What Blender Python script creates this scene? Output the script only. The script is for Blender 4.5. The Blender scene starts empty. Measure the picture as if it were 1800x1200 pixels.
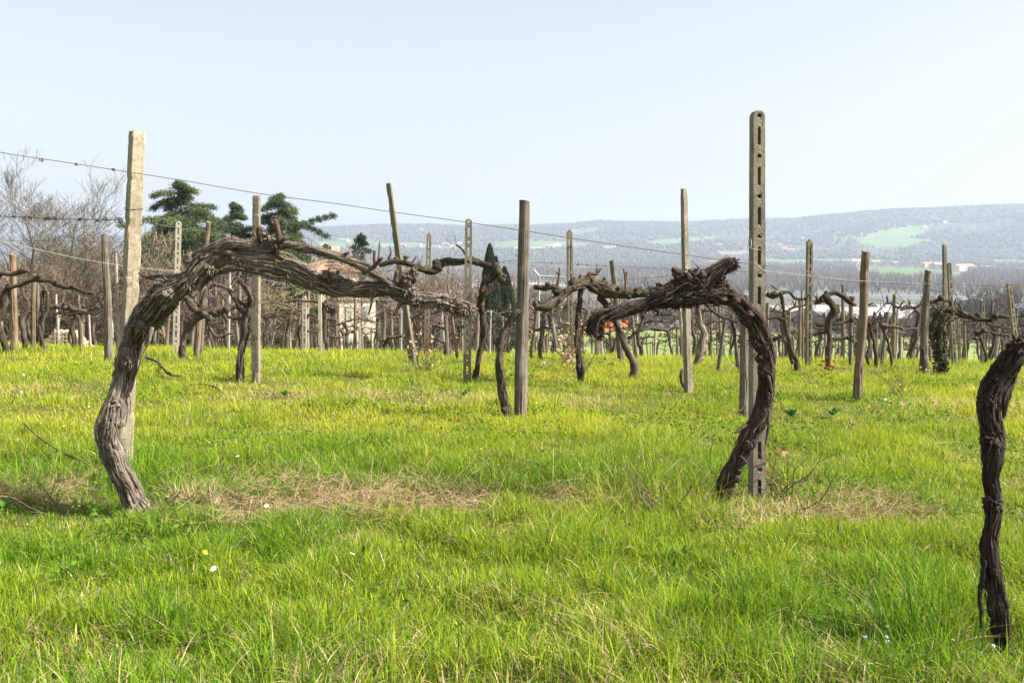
import bpy, bmesh, math, random
import numpy as np
from mathutils import Vector, Matrix, Euler

# ------------------------------------------------------------------ camera, sky, sun, exposure
SC = bpy.context.scene
COL = SC.collection
F = 1750.0                     # focal length in pixels of the 1800 px wide photograph
EZ = 1.30                      # eye height
TH = math.atan(170.0 / 1750.0)
SUN_AZ = math.radians(-10.0)   # from +X towards +Y
SUN_EL = math.radians(42.0)

cam = bpy.data.cameras.new('camera')
cam.sensor_width = 36.0
cam.lens = 35.0
cam.clip_start = 0.05
cam.clip_end = 60000.0
camo = bpy.data.objects.new('camera', cam)
COL.objects.link(camo)
camo.location = (0, 0, EZ)
camo.rotation_euler = (math.pi / 2 - TH, 0, 0)
SC.camera = camo

world = bpy.data.worlds.new('World')
SC.world = world
world.use_nodes = True
wn = world.node_tree
sky = wn.nodes.new('ShaderNodeTexSky')
sky.sky_type = 'NISHITA'
sky.sun_disc = False
sky.sun_elevation = SUN_EL
sky.sun_rotation = math.pi / 2 - SUN_AZ
sky.altitude = 100
sky.air_density = 1.0
sky.dust_density = 2.6
sky.ozone_density = 1.0
bg = wn.nodes['Background']
bg.inputs['Strength'].default_value = 0.076
hs = wn.nodes.new('ShaderNodeHueSaturation')      # thin spring haze pales the blue
hs.inputs['Saturation'].default_value = 0.60
hs.inputs['Value'].default_value = 1.0
wn.links.new(sky.outputs[0], hs.inputs['Color'])
veil = wn.nodes.new('ShaderNodeMix'); veil.data_type = 'RGBA'
veil.inputs[0].default_value = 0.30
veil.inputs[7].default_value = (4.9, 4.9, 5.0, 1)
wn.links.new(hs.outputs[0], veil.inputs[6])
wn.links.new(veil.outputs[2], bg.inputs[0])

sl = bpy.data.lights.new('sun', 'SUN')
sl.energy = 5.0
sl.angle = math.radians(0.6)
sl.color = (1.0, 0.94, 0.84)
so = bpy.data.objects.new('sun', sl)
COL.objects.link(so)
sd = Vector((math.cos(SUN_EL) * math.cos(SUN_AZ), math.cos(SUN_EL) * math.sin(SUN_AZ), math.sin(SUN_EL)))
so.rotation_euler = sd.to_track_quat('Z', 'Y').to_euler()
so.location = (20, 5, 30)

SC.view_settings.view_transform = 'Standard'
SC.view_settings.look = 'None'
SC.view_settings.exposure = 1.44
SC.view_settings.gamma = 1.0
SC.cycles.max_bounces = 8
SC.cycles.transparent_max_bounces = 8
SC.cycles.volume_bounces = 1
SC.cycles.use_denoising = True

rng = np.random.default_rng(11)
random.seed(5)

# ------------------------------------------------------------------ noise
def _hash(ix, iy, iz, seed):
    h = (ix.astype(np.int64) * 374761393 + iy.astype(np.int64) * 668265263 + iz.astype(np.int64) * 2147483647 + seed * 974634777) & 0xffffffff
    h = ((h ^ (h >> 13)) * 1274126177) & 0xffffffff
    h = ((h ^ (h >> 16)) * 2246822519) & 0xffffffff
    h = h ^ (h >> 15)
    return (h & 0xffffff) / float(0xffffff)

def vn(x, y, z=None, seed=0):
    x = np.asarray(x, float); y = np.asarray(y, float)
    z = np.zeros_like(x) if z is None else np.asarray(z, float)
    x, y, z = np.broadcast_arrays(x, y, z)
    ix, iy, iz = np.floor(x), np.floor(y), np.floor(z)
    fx, fy, fz = x - ix, y - iy, z - iz
    fx = fx * fx * (3 - 2 * fx); fy = fy * fy * (3 - 2 * fy); fz = fz * fz * (3 - 2 * fz)
    ix = ix.astype(np.int64); iy = iy.astype(np.int64); iz = iz.astype(np.int64)
    r = 0
    for a in (0, 1):
        wa = fx if a else 1 - fx
        for b in (0, 1):
            wb = fy if b else 1 - fy
            for c in (0, 1):
                wc = fz if c else 1 - fz
                r = r + wa * wb * wc * _hash(ix + a, iy + b, iz + c, seed)
    return r

def fbm(x, y, z=None, o=4, seed=0):
    r = 0; a = 0.5; s = 0
    for k in range(o):
        f = 2 ** k
        r = r + a * vn(np.asarray(x) * f, np.asarray(y) * f, None if z is None else np.asarray(z) * f, seed + k * 7)
        s += a; a *= 0.5
    return r / s

def sst(a, b, x):
    t = np.clip((np.asarray(x, float) - a) / (b - a), 0, 1)
    return t * t * (3 - 2 * t)

# ------------------------------------------------------------------ terrain function (one sheet)
_ky = np.array([-40, 0, 10, 18, 80, 120, 230, 260, 450, 600, 700, 1e5])
_ks = np.array([.022, .022, .022, .118, .112, .065, .040, .12, .13, .03, 0, 0])
_yy = np.concatenate([np.arange(-40, 40, .1), np.arange(40, 800, 1.0), [1e5]])
_ss = np.interp(_yy, _ky, _ks)
_oo = np.concatenate([[0], np.cumsum((_ss[1:] + _ss[:-1]) / 2 * np.diff(_yy))])
_oo = _oo - np.interp(0, _yy, _oo) + 1.24
_rx = np.array([-5000, -400, 0, 200, 400, 560, 700, 860, 1000, 1150, 1300, 1380, 1450, 1600, 1800, 2200, 6000])
_ry = np.array([440, 432, 426, 422, 412, 405, 401, 396, 397, 394, 391, 390, 384, 376, 370, 372, 400])
RIDGE = 5200.0

def ground(x, y):
    x = np.asarray(x, float); y = np.asarray(y, float)
    r = np.hypot(x, y)
    yy = np.where(y > 60, y + (r - y) * sst(200, 900, r), y)
    off = np.interp(yy, _yy, _oo)
    off = off + 0.018 * x * (1 - sst(25, 70, r)) + .032 * np.maximum(x, 0) * sst(60, 180, r) * (1 - sst(300, 600, r))
    z = EZ - off
    z = z + (fbm(x * .9, y * .9, seed=3) - .5) * .05 * (1 - sst(14, 25, r)) + (fbm(x * .12, y * .12, seed=4) - .5) * .35 * sst(16, 50, r) * (1 - sst(500, 700, r))
    # far hills
    px = 900 + F * x / np.maximum(y, 1.0)
    px = np.where(y > 1, px, 6000 * np.sign(x))
    ry = np.interp(px, _rx, _ry)
    H = (430 - ry) / F * RIDGE + 57
    n = fbm(x / 900.0 + 5, y / 900.0, seed=9)
    t = sst(2900, RIDGE, r + (n - .5) * 900)
    t = t * (0.62 + 0.38 * t)
    roll = (fbm(x / 420.0, y / 420.0, seed=21) - .5) * 60 * sst(3000, 3800, r) * (1 - .6 * sst(4700, RIDGE, r))
    hill = (H * t + roll) * np.where(r > RIDGE, np.maximum(0.6, 1 - (r - RIDGE) / 7000), 1)
    z = z + np.where(r > 2500, hill * sst(2600, 3300, r), 0)
    return z

def ray(px, py):
    cx = (px - 900) / F; cy = (600 - py) / F
    return Vector((cx, math.cos(TH) + cy * math.sin(TH), -math.sin(TH) + cy * math.cos(TH)))

def P(px, py, Y):
    d = ray(px, py)
    return Vector((0, 0, EZ)) + d * (Y / d.y)

def wr(w, Y, py):
    return w * 0.5 * (Y / ray(900, py).y) / F

_Ys = np.concatenate([np.arange(2, 40, .02), np.geomspace(40, 9000, 3000)])
def G(px, py, ymin=2.0):
    d = ray(px, py)
    X = d.x / d.y * _Ys; Z = EZ + d.z / d.y * _Ys
    g = ground(X, _Ys)
    k = np.nonzero((Z <= g) & (_Ys > ymin))[0]
    k = k[0] if len(k) else int(np.argmin(Z - g))
    return Vector((X[k], _Ys[k], g[k]))

def gz(x, y):
    return float(ground(np.array([x]), np.array([y]))[0])

# ------------------------------------------------------------------ mesh helpers
class MB:
    def __init__(s):
        s.v = []; s.q = []; s.t = []; s.n = 0; s.bk = []; s.col = []; s.mq = []; s.mt = []
    def add(s, v, q=None, t=None, bk=None, col=None):
        v = np.asarray(v, float).reshape(-1, 3)
        if q is not None and len(q): s.q.append(np.asarray(q, np.int64) + s.n)
        if t is not None and len(t): s.t.append(np.asarray(t, np.int64) + s.n)
        s.v.append(v)
        s.bk.append(np.zeros_like(v) if bk is None else np.asarray(bk, float).reshape(-1, 3))
        s.col.append(np.full((len(v), 3), .5) if col is None else np.broadcast_to(np.asarray(col, float), (len(v), 3)))
        s.n += len(v)
    def mesh(s, name, mats, smooth=True, origin=(0, 0, 0), attrs=('bk', 'col')):
        me = bpy.data.meshes.new(name)
        v = np.concatenate(s.v) - np.array(origin)
        q = np.concatenate(s.q) if s.q else np.zeros((0, 4), np.int64)
        t = np.concatenate(s.t) if s.t else np.zeros((0, 3), np.int64)
        me.vertices.add(len(v)); me.vertices.foreach_set('co', v.astype(np.float32).ravel())
        nl = len(q) * 4 + len(t) * 3
        me.loops.add(nl)
        me.loops.foreach_set('vertex_index', np.concatenate([q.ravel(), t.ravel()]).astype(np.int32))
        me.polygons.add(len(q) + len(t))
        st = np.concatenate([np.arange(len(q)) * 4, len(q) * 4 + np.arange(len(t)) * 3]).astype(np.int32)
        me.polygons.foreach_set('loop_start', st)
        me.update(calc_edges=True)
        me.polygons.foreach_set('use_smooth', np.full(len(q) + len(t), smooth))
        if 'bk' in attrs:
            a = me.attributes.new('bk', 'FLOAT_VECTOR', 'POINT')
            a.data.foreach_set('vector', np.concatenate(s.bk).astype(np.float32).ravel())
        if 'col' in attrs:
            a = me.attributes.new('col', 'FLOAT_COLOR', 'POINT')
            c = np.concatenate(s.col); c = np.concatenate([c, np.ones((len(c), 1))], 1)
            a.data.foreach_set('color', c.astype(np.float32).ravel())
        for m in (mats if isinstance(mats, (list, tuple)) else [mats]): me.materials.append(m)
        return me
    def obj(s, name, mat, parent=None, origin=(0, 0, 0), smooth=True, attrs=('bk', 'col')):
        o = bpy.data.objects.new(name, s.mesh(name, mat, smooth, origin, attrs))
        COL.objects.link(o)
        if parent is not None: o.parent = parent
        else: o.location = origin
        return o

def tag(o, label=None, cat=None, group=None, kind=None):
    if label: o['label'] = label
    if cat: o['category'] = cat
    if group: o['group'] = group
    if kind: o['kind'] = kind
    return o

def empty(name, loc, rz=0):
    o = bpy.data.objects.new(name, None); COL.objects.link(o)
    o.location = loc; o.rotation_euler = (0, 0, rz); o.empty_display_size = .1
    return o

def copy_tree(o, parent=None):
    c = o.copy(); COL.objects.link(c); c.parent = parent
    for ch in list(o.children): copy_tree(ch, c)
    return c

def catmull(pts, n_per_len):
    p = np.asarray(pts, float)
    if len(p) == 2: p = np.stack([p[0], (p[0] + p[1]) / 2, p[1]])
    e = np.concatenate([[2 * p[0] - p[1]], p, [2 * p[-1] - p[-2]]])
    out = []
    for i in range(1, len(e) - 2):
        L = np.linalg.norm((e[i + 1] - e[i])[:3])
        n = max(2, int(round(L / n_per_len)))
        t = np.linspace(0, 1, n, endpoint=False)[:, None]
        a, b, c, d = e[i - 1], e[i], e[i + 1], e[i + 2]
        out.append(.5 * (2 * b + (c - a) * t + (2 * a - 5 * b + 4 * c - d) * t ** 2 + (3 * b - a - 3 * c + d) * t ** 3))
    out.append(e[-2][None])
    return np.concatenate(out)

def frames(c):
    T = np.gradient(c, axis=0); T /= np.linalg.norm(T, axis=1)[:, None] + 1e-12
    N = np.zeros_like(T)
    a = np.array([0, 1.0, 0]) if abs(T[0][1]) < .9 else np.array([1.0, 0, 0])
    n = np.cross(T[0], a); n /= np.linalg.norm(n)
    for i in range(len(T)):
        n = n - T[i] * np.dot(n, T[i]); n /= np.linalg.norm(n) + 1e-12
        N[i] = n
    return T, N, np.cross(T, N)

def limb(mb, pts, rad, ns=14, ds=.03, strand=.15, fine=.05, lump=.15, twist=2.0, seed=0, capr=.6, strips=0, col=(.5, .5, .5), slen=.16, kf=1.0):
    """A gnarled limb: tube along pts with twisted bark strands; rounded ends; optional peeling strips."""
    d = catmull(np.concatenate([np.asarray(pts, float), np.asarray(rad, float)[:, None]], 1), ds)
    c, r = d[:, :3].copy(), np.maximum(d[:, 3], 1e-4)
    s = np.concatenate([[0], np.cumsum(np.linalg.norm(np.diff(c, axis=0), axis=1))])
    rm = float(np.mean(r))
    r = r * (1 + lump * 1.1 * (fbm(s / (rm * 3.2) + seed * 1.7, s * 0, o=2, seed=seed + 12) - .5))
    if lump > 0:
        for k in range(3):
            c[:, k] += (fbm(s / (rm * 5) + 10 * k, s * 0 + seed, o=2, seed=seed) - .5) * rm * lump * 2.2
    T, N, B = frames(c)
    th = np.linspace(0, 2 * np.pi, ns, endpoint=False)
    S, Tt = np.meshgrid(s, th, indexing='ij')
    wob = (vn(S / (rm * 9), S * 0 + 3.3, seed=seed + 5) - .5) * 2.5
    tp = Tt + twist * S * .7 + wob + (fbm(np.cos(Tt) * 1.1 + seed, np.sin(Tt) * 1.1, S / (rm * 6), o=2, seed=seed + 8) - .5) * 2.6
    R = r[:, None] * np.ones_like(Tt)
    cx, sx = np.cos(tp), np.sin(tp)
    g = .12 / rm * .05
    a = 1 - np.abs(2 * vn(cx * 1.9 * kf + 7, sx * 1.9 * kf, S / (rm * 5.5), seed=seed) - 1)
    b = 1 - np.abs(2 * vn(cx * 4.6 * kf + 3, sx * 4.6 * kf, S / (rm * 3.2), seed=seed + 1) - 1)
    f = vn(cx * 11 * kf, sx * 11 * kf, S / (rm * 1.6), seed=seed + 2) - .5
    l = fbm(np.cos(Tt) * .9, np.sin(Tt) * .9, S / (rm * 2.6), o=3, seed=seed + 3) - .5
    brk = fbm(cx * 2.2 + 11, sx * 2.2, S / (rm * 2.2), o=3, seed=seed + 6)
    hgt = strand * ((a ** 1.6 - .5) * 1.25 + (b - .6) * .8) * (.55 + .9 * brk) + fine * f * 1.6 + lump * l * 1.7 + strand * .9 * sst(.52, .60, brk) * .35
    R = R * (1 + hgt - hgt.mean()) * (1 - strand * .45)
    # ends
    V = c[:, None, :] + R[..., None] * (np.cos(Tt)[..., None] * N[:, None, :] + np.sin(Tt)[..., None] * B[:, None, :])
    nr = len(c)
    v = V.reshape(-1, 3)
    bk = np.stack([cx * .5, sx * .5, S * .12 / max(rm, .004) * .16], -1).reshape(-1, 3)
    i = np.arange(nr - 1)[:, None] * ns; j = np.arange(ns)[None]; j2 = (j + 1) % ns
    q = np.stack([i + j, i + j2, i + ns + j2, i + ns + j], -1).reshape(-1, 4)
    # end caps (domed)
    e0 = c[0] - T[0] * r[0] * .2; e1 = c[-1] + T[-1] * r[-1] * capr * .5
    v = np.concatenate([v, [e0], [e1]]); bk = np.concatenate([bk, [[0, 0, 0]], [[0, 0, 9]]])
    k0, k1 = nr * ns, nr * ns + 1
    jj = np.arange(ns); jn = (jj + 1) % ns
    t = np.concatenate([np.stack([np.full(ns, k0), jn, jj], -1), np.stack([np.full(ns, k1), (nr - 1) * ns + jj, (nr - 1) * ns + jn], -1)])
    mb.add(v, q, t, bk, col)
    lr = np.random.default_rng(seed + 100)
    for k in range(strips):
        i0 = lr.integers(1, max(2, nr - 6)); L = slen * (.4 + lr.random()); n = max(5, int(L / max(ds, .006)))
        n = min(n, nr - i0 - 1)
        if n < 4: continue
        if n > 26: idx = np.linspace(i0, i0 + n, 26).astype(int); n = 26
        else: idx = np.arange(i0, i0 + n)
        if lr.random() < .5: idx = idx[::-1]
        t0 = lr.random() * 6.28
        ang = t0 + (s[idx] - s[idx[0]]) * (-twist * .9 + lr.normal() * 1.5)
        u = np.linspace(0, 1, n)
        lift = r[idx] * (1.02 + .10 * np.sin(u * 9 + t0)) + (u ** 2.5) * lr.random() ** 2 * .035 * min(1.5, rm / .03)
        w = (lr.random() * .0035 + .0012) * min(1.5, rm / .03) * (1 - u * .75)
        dirn = np.cos(ang)[:, None] * N[idx] + np.sin(ang)[:, None] * B[idx]
        tan = -np.sin(ang)[:, None] * N[idx] + np.cos(ang)[:, None] * B[idx]
        cc = c[idx] + dirn * lift[:, None]
        cc[:, 2] -= (u ** 2) * .02 * lr.random()
        rr = np.stack([cc - tan * w[:, None], cc + dirn * w[:, None] * .5, cc + tan * w[:, None]], 1).reshape(-1, 3)
        ii = np.arange(n - 1)[:, None] * 3
        qq = np.concatenate([np.concatenate([ii, ii + 1, ii + 4, ii + 3], 1), np.concatenate([ii + 1, ii + 2, ii + 5, ii + 4], 1)])
        bb = np.stack([np.repeat(u, 3) * .3, np.tile([0, .05, .1], n) + t0, np.repeat(u, 3)], -1)
        mb.add(rr, qq, None, bb, col)
    return c, r, N, B, s

def rope(mb, pts, rad, ns, ds, seed, strips, twist, slen, K=6, **st):
    """an old vine stem: a core with several twisted, partly split strands wound round it"""
    d = catmull(np.concatenate([np.asarray(pts, float), np.asarray(rad, float)[:, None]], 1), ds * 2)
    sk = np.arange(len(d)) * ds * 2; rk = float(np.mean(d[:, 3]))
    for k in range(3): d[:, k] += (fbm(sk / (rk * 4) + 7 * k, sk * 0 + seed * .3, o=2, seed=seed + 40) - .5) * rk * 1.0
    d[:, 3] *= 1 + .5 * (fbm(sk / (rk * 2.6), sk * 0 + seed * .7, o=3, seed=seed + 41) - .5)
    limb(mb, d[:, :3], d[:, 3] * .70, ns, ds, seed=seed, strips=strips, twist=twist, slen=slen, **st)
    c, r = d[:, :3], d[:, 3]; T, N, B = frames(c); n = len(c)
    lb = np.random.default_rng(seed + 9)
    for k in range(int(n * ds * 2 * (9 if K >= 6 else 5))):     # burls and old pruning scars grown into the stem
        i = lb.integers(2, n - 2); a = lb.random() * 6.283; q = c[i] + (math.cos(a) * N[i] + math.sin(a) * B[i]) * r[i] * lb.uniform(.35, .72)
        blob(mb, q, r[i] * lb.uniform(.22, .55), int(seed + k), .6, 18, 12, freq=2.2)
    s = np.concatenate([[0], np.cumsum(np.linalg.norm(np.diff(c, axis=0), axis=1))]); rm = r.mean()
    lr = np.random.default_rng(seed + 5)
    for k in range(K):
        a0 = 6.283 * k / K + lr.random() * .5; f0, f1 = sorted((lr.random() * .5, .45 + lr.random() * .55))
        i0, i1 = int(f0 * (n - 1)), max(int(f1 * (n - 1)), int(f0 * (n - 1)) + 8); i1 = min(i1, n)
        if i1 - i0 < 6: continue
        idx = np.arange(i0, i1); u = (idx - i0) / (len(idx) - 1)
        tw = 1.6 + lr.normal() * .8
        ang = a0 + s[idx] * tw * .05 / rm + (fbm(s[idx] / (rm * 5), s[idx] * 0 + k, o=2, seed=seed + k) - .5) * 1.8
        fade = np.clip(np.minimum(u, 1 - u) * 6, 0, 1) ** .6
        rr = r[idx] * (.24 + .20 * lr.random()) * (.35 + .65 * fade) * (.75 + .5 * vn(s[idx] / (rm * 2.5), s[idx] * 0 + k, seed=seed + k))
        off = r[idx] * (.56 + .22 * fade * lr.random() + .10 * (vn(s[idx] / (rm * 3), s[idx] * 0 + k * 3, seed=seed) - .5))
        p = c[idx] + (np.cos(ang)[:, None] * N[idx] + np.sin(ang)[:, None] * B[idx]) * off[:, None]
        q = p[::2] if len(p) > 12 else p; q2 = rr[::2] if len(p) > 12 else rr
        limb(mb, q, q2, max(12, ns // 3), ds * 1.3, seed=seed + 31 * k, strips=max(0, strips // 14), twist=twist * .5, slen=slen, strand=st['strand'] * .8, fine=st['fine'], lump=.22)
    return s[-1]

def blob(mb, c, r, seed=0, amp=.45, nu=20, nv=14, freq=1.6, col=(.5, .5, .5)):
    u = np.linspace(0, 2 * np.pi, nu, endpoint=False); w = np.linspace(.12, np.pi - .12, nv)
    W, U = np.meshgrid(w, u, indexing='ij')
    d = np.stack([np.sin(W) * np.cos(U), np.sin(W) * np.sin(U), np.cos(W)], -1)
    n = fbm(d[..., 0] * freq + seed, d[..., 1] * freq, d[..., 2] * freq, o=3, seed=seed) - .5
    rg = 1 - np.abs(2 * vn(d[..., 0] * 4 + seed, d[..., 1] * 4, d[..., 2] * 4, seed=seed + 4) - 1)
    R = np.asarray(r, float) * np.ones(3)
    v = np.array(c) + d * R * (1 + amp * 2 * n + .22 * (rg - .6))[..., None]
    i = np.arange(nv - 1)[:, None] * nu; j = np.arange(nu)[None]; j2 = (j + 1) % nu
    q = np.stack([i + j, i + nu + j, i + nu + j2, i + j2], -1).reshape(-1, 4)
    vv = v.reshape(-1, 3)
    top = v[0].mean(0); bot = v[-1].mean(0)
    k0 = nu * nv
    jj = np.arange(nu); jn = (jj + 1) % nu
    t = np.concatenate([np.stack([np.full(nu, k0), jj, jn], -1), np.stack([np.full(nu, k0 + 1), (nv - 1) * nu + jn, (nv - 1) * nu + jj], -1)])
    mb.add(np.concatenate([vv, [top], [bot]]), q, t, np.concatenate([d.reshape(-1, 3) * .9 + seed, [[seed, 0, 0]], [[seed, 0, 1]]]), col)

def box(mb, c, h, rz=0, col=(.5, .5, .5)):
    c = np.array(c, float); h = np.array(h, float)
    s = np.array([[x, y, z] for z in (-1, 1) for y in (-1, 1) for x in (-1, 1)], float) * h
    R = np.array([[math.cos(rz), -math.sin(rz), 0], [math.sin(rz), math.cos(rz), 0], [0, 0, 1]])
    mb.add(s @ R.T + c, [[0, 2, 3, 1], [4, 5, 7, 6], [0, 1, 5, 4], [2, 6, 7, 3], [0, 4, 6, 2], [1, 3, 7, 5]], None, None, col)

def segs(mb, p0, p1, r0, r1, ns=3, col=(.5, .5, .5)):
    p0 = np.asarray(p0, float); p1 = np.asarray(p1, float); n = len(p0)
    d = p1 - p0; L = np.linalg.norm(d, axis=1)[:, None] + 1e-9; d = d / L
    a = np.where(np.abs(d[:, 2:3]) < .9, np.array([[0, 0, 1.0]]), np.array([[1.0, 0, 0]]))
    N = np.cross(d, a); N /= np.linalg.norm(N, axis=1)[:, None]; B = np.cross(d, N)
    th = np.linspace(0, 2 * np.pi, ns, endpoint=False)
    ring = np.cos(th)[None, :, None] * N[:, None] + np.sin(th)[None, :, None] * B[:, None]
    v = np.concatenate([p0[:, None] + ring * np.asarray(r0)[:, None, None], p1[:, None] + ring * np.asarray(r1)[:, None, None]], 1)
    b = np.arange(n)[:, None] * 2 * ns; j = np.arange(ns)[None]; j2 = (j + 1) % ns
    q = np.stack([b + j, b + j2, b + ns + j2, b + ns + j], -1).reshape(-1, 4)
    bk = np.repeat(np.arange(n)[:, None] * .37, 2 * ns, 0) * np.ones((1, 3))
    mb.add(v.reshape(-1, 3), q, None, bk, col if np.ndim(col) == 1 else np.repeat(np.asarray(col), 2 * ns, 0))

def leaves(mb, c, size, dirs=None, flat=0.0, col=(.5, .5, .5), aspect=.5, r=rng):
    """small leaf-sized kites; dirs = pointing direction"""
    n = len(c)
    if dirs is None: dirs = r.normal(size=(n, 3))
    d = dirs / (np.linalg.norm(dirs, axis=1)[:, None] + 1e-9)
    a = r.normal(size=(n, 3)); a[:, 2] *= (1 - flat)
    w = np.cross(d, a); w /= np.linalg.norm(w, axis=1)[:, None] + 1e-9
    s = np.broadcast_to(np.asarray(size, float), (n,))[:, None]
    v = np.stack([c - d * s * .5, c + w * s * aspect * .5, c + d * s * .5, c - w * s * aspect * .5], 1)
    q = np.arange(n * 4).reshape(-1, 4)
    cc = np.repeat(np.asarray(col), 4, 0) if np.ndim(col) == 2 else col
    mb.add(v.reshape(-1, 3), q, None, np.repeat(c, 4, 0), cc)

# ------------------------------------------------------------------ materials
def mat(name, build):
    m = bpy.data.materials.new(name); m.use_nodes = True
    nt = m.node_tree; b = nt.nodes['Principled BSDF']
    build(nt, b, lambda t, **k: _nd(nt, t, **k))
    return m
def _nd(nt, t, **k):
    n = nt.nodes.new('ShaderNode' + t)
    for a, v in k.items():
        if a.startswith('i_'): n.inputs[a[2:]].default_value = v
        else: setattr(n, a, v)
    return n
def ramp(nt, src, stops, interp='LINEAR'):
    r = nt.nodes.new('ShaderNodeValToRGB'); r.color_ramp.interpolation = interp
    e = r.color_ramp.elements
    while len(e) < len(stops): e.new(.5)
    for k, (p, c) in enumerate(stops):
        e[k].position = p; e[k].color = (c[0], c[1], c[2], 1) if not np.isscalar(c) else (c, c, c, 1)
    nt.links.new(src, r.inputs[0])
    return r
def noise(nt, vec, scale, detail=4, rough=.6):
    n = nt.nodes.new('ShaderNodeTexNoise'); n.inputs['Scale'].default_value = scale
    n.inputs['Detail'].default_value = detail; n.inputs['Roughness'].default_value = rough
    if vec is not None: nt.links.new(vec, n.inputs['Vector'])
    return n
def mixc(nt, f, a, b, mode='MIX'):
    m = nt.nodes.new('ShaderNodeMix'); m.data_type = 'RGBA'; m.blend_type = mode
    for sock, v in ((0, f), (6, a), (7, b)):
        if hasattr(v, 'is_linked'): nt.links.new(v, m.inputs[sock])
        elif sock == 0: m.inputs[0].default_value = v
        else: m.inputs[sock].default_value = (v[0], v[1], v[2], 1)
    return m.outputs[2]
def bump(nt, b, h, strength, dist):
    n = nt.nodes.new('ShaderNodeBump'); n.inputs['Strength'].default_value = strength; n.inputs['Distance'].default_value = dist
    nt.links.new(h, n.inputs['Height']); nt.links.new(n.outputs[0], b.inputs['Normal'])
    return n

def bark_mat(name, dark, mid, light, moss=0.0, lichen=0.0, bdist=.006):
    def f(nt, b, nd):
        at = nd('Attribute', attribute_name='bk')
        g = nd('TexCoord')
        mp = nd('Mapping'); mp.inputs['Scale'].default_value = (4.6, 4.6, 1.5)
        nt.links.new(at.outputs['Vector'], mp.inputs[0])
        n1 = noise(nt, mp.outputs[0], 1.6, 8, .7)
        mp2 = nd('Mapping'); mp2.inputs['Scale'].default_value = (15, 15, 3)
        nt.links.new(at.outputs['Vector'], mp2.inputs[0])
        n2 = noise(nt, mp2.outputs[0], 1.8, 6, .75)
        n3 = noise(nt, g.outputs['Object'], 9, 5, .6)
        mx = nd('Mix'); mx.inputs[0].default_value = .5
        nt.links.new(n1.outputs[0], mx.inputs[2]); nt.links.new(n2.outputs[0], mx.inputs[3])
        r = ramp(nt, mx.outputs[0], [(.38, dark), (.49, mid), (.58, light), (.68, [min(1, x * 1.25) for x in light])])
        c = r.outputs[0]
        r3 = ramp(nt, n3.outputs[0], [(.35, (.62, .58, .55)), (.6, (1, 1, 1))])
        c = mixc(nt, 1.0, c, r3.outputs[0], 'MULTIPLY')
        if moss:
            nm = noise(nt, g.outputs['Object'], 14, 5, .7)
            rm = ramp(nt, nm.outputs[0], [(.62 - moss * .2, (0, 0, 0)), (.70 - moss * .2, (1, 1, 1))])
            mc = noise(nt, g.outputs['Object'], 60, 3, .6)
            rc = ramp(nt, mc.outputs[0], [(.3, (.04, .038, .014)), (.7, (.14, .125, .035))])
            c = mixc(nt, rm.outputs[0], c, rc.outputs[0])
        if lichen:
            nm = noise(nt, g.outputs['Object'], 22, 3, .6)
            rm = ramp(nt, nm.outputs[0], [(.70 - lichen * .1, (0, 0, 0)), (.73 - lichen * .1, (1, 1, 1))])
            c = mixc(nt, rm.outputs[0], c, (.42, .26, .02))
        nt.links.new(c, b.inputs['Base Color'])
        b.inputs['Roughness'].default_value = .9; b.inputs['Specular IOR Level'].default_value = .2
        nf = noise(nt, g.outputs['Object'], 90, 4, .7)
        ad = nd('Math', operation='MULTIPLY_ADD'); ad.inputs[1].default_value = .5
        nt.links.new(nf.outputs[0], ad.inputs[0]); nt.links.new(mx.outputs[0], ad.inputs[2])
        bump(nt, b, ad.outputs[0], .9, bdist)
    return mat(name, f)

M = {}
M['bark_pale'] = bark_mat('weathered_pale_bark', (.022, .016, .012), (.11, .085, .066), (.42, .365, .305), moss=.1)
M['bark_dark'] = bark_mat('dark_vine_bark', (.009, .006, .005), (.045, .032, .025), (.19, .145, .12))
M['bark_near'] = bark_mat('blackish_vine_bark', (.008, .006, .006), (.032, .024, .020), (.12, .09, .075))
M['bark_mossy'] = bark_mat('mossy_vine_bark', (.010, .007, .005), (.040, .030, .022), (.13, .105, .078), moss=.35, lichen=.18)
M['bark_mid'] = bark_mat('grey_brown_vine_bark', (.011, .008, .006), (.054, .041, .032), (.19, .155, .125), moss=.08, lichen=.10)
M['spur'] = bark_mat('pruned_spur_bark', (.035, .02, .014), (.10, .062, .045), (.22, .15, .11))
M['wood_grey'] = bark_mat('grey_weathered_wood', (.05, .042, .034), (.15, .13, .105), (.28, .25, .205), bdist=.003)
M['wood_brown'] = bark_mat('brown_weathered_wood', (.06, .042, .027), (.17, .125, .08), (.28, .225, .155), bdist=.003)
M['wood_tan'] = bark_mat('tan_peeling_wood', (.09, .055, .032), (.20, .14, .085), (.36, .29, .205), bdist=.004)
M['wood_pale'] = bark_mat('pale_stripped_wood', (.17, .15, .12), (.32, .29, .24), (.46, .43, .37), bdist=.002)

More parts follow.
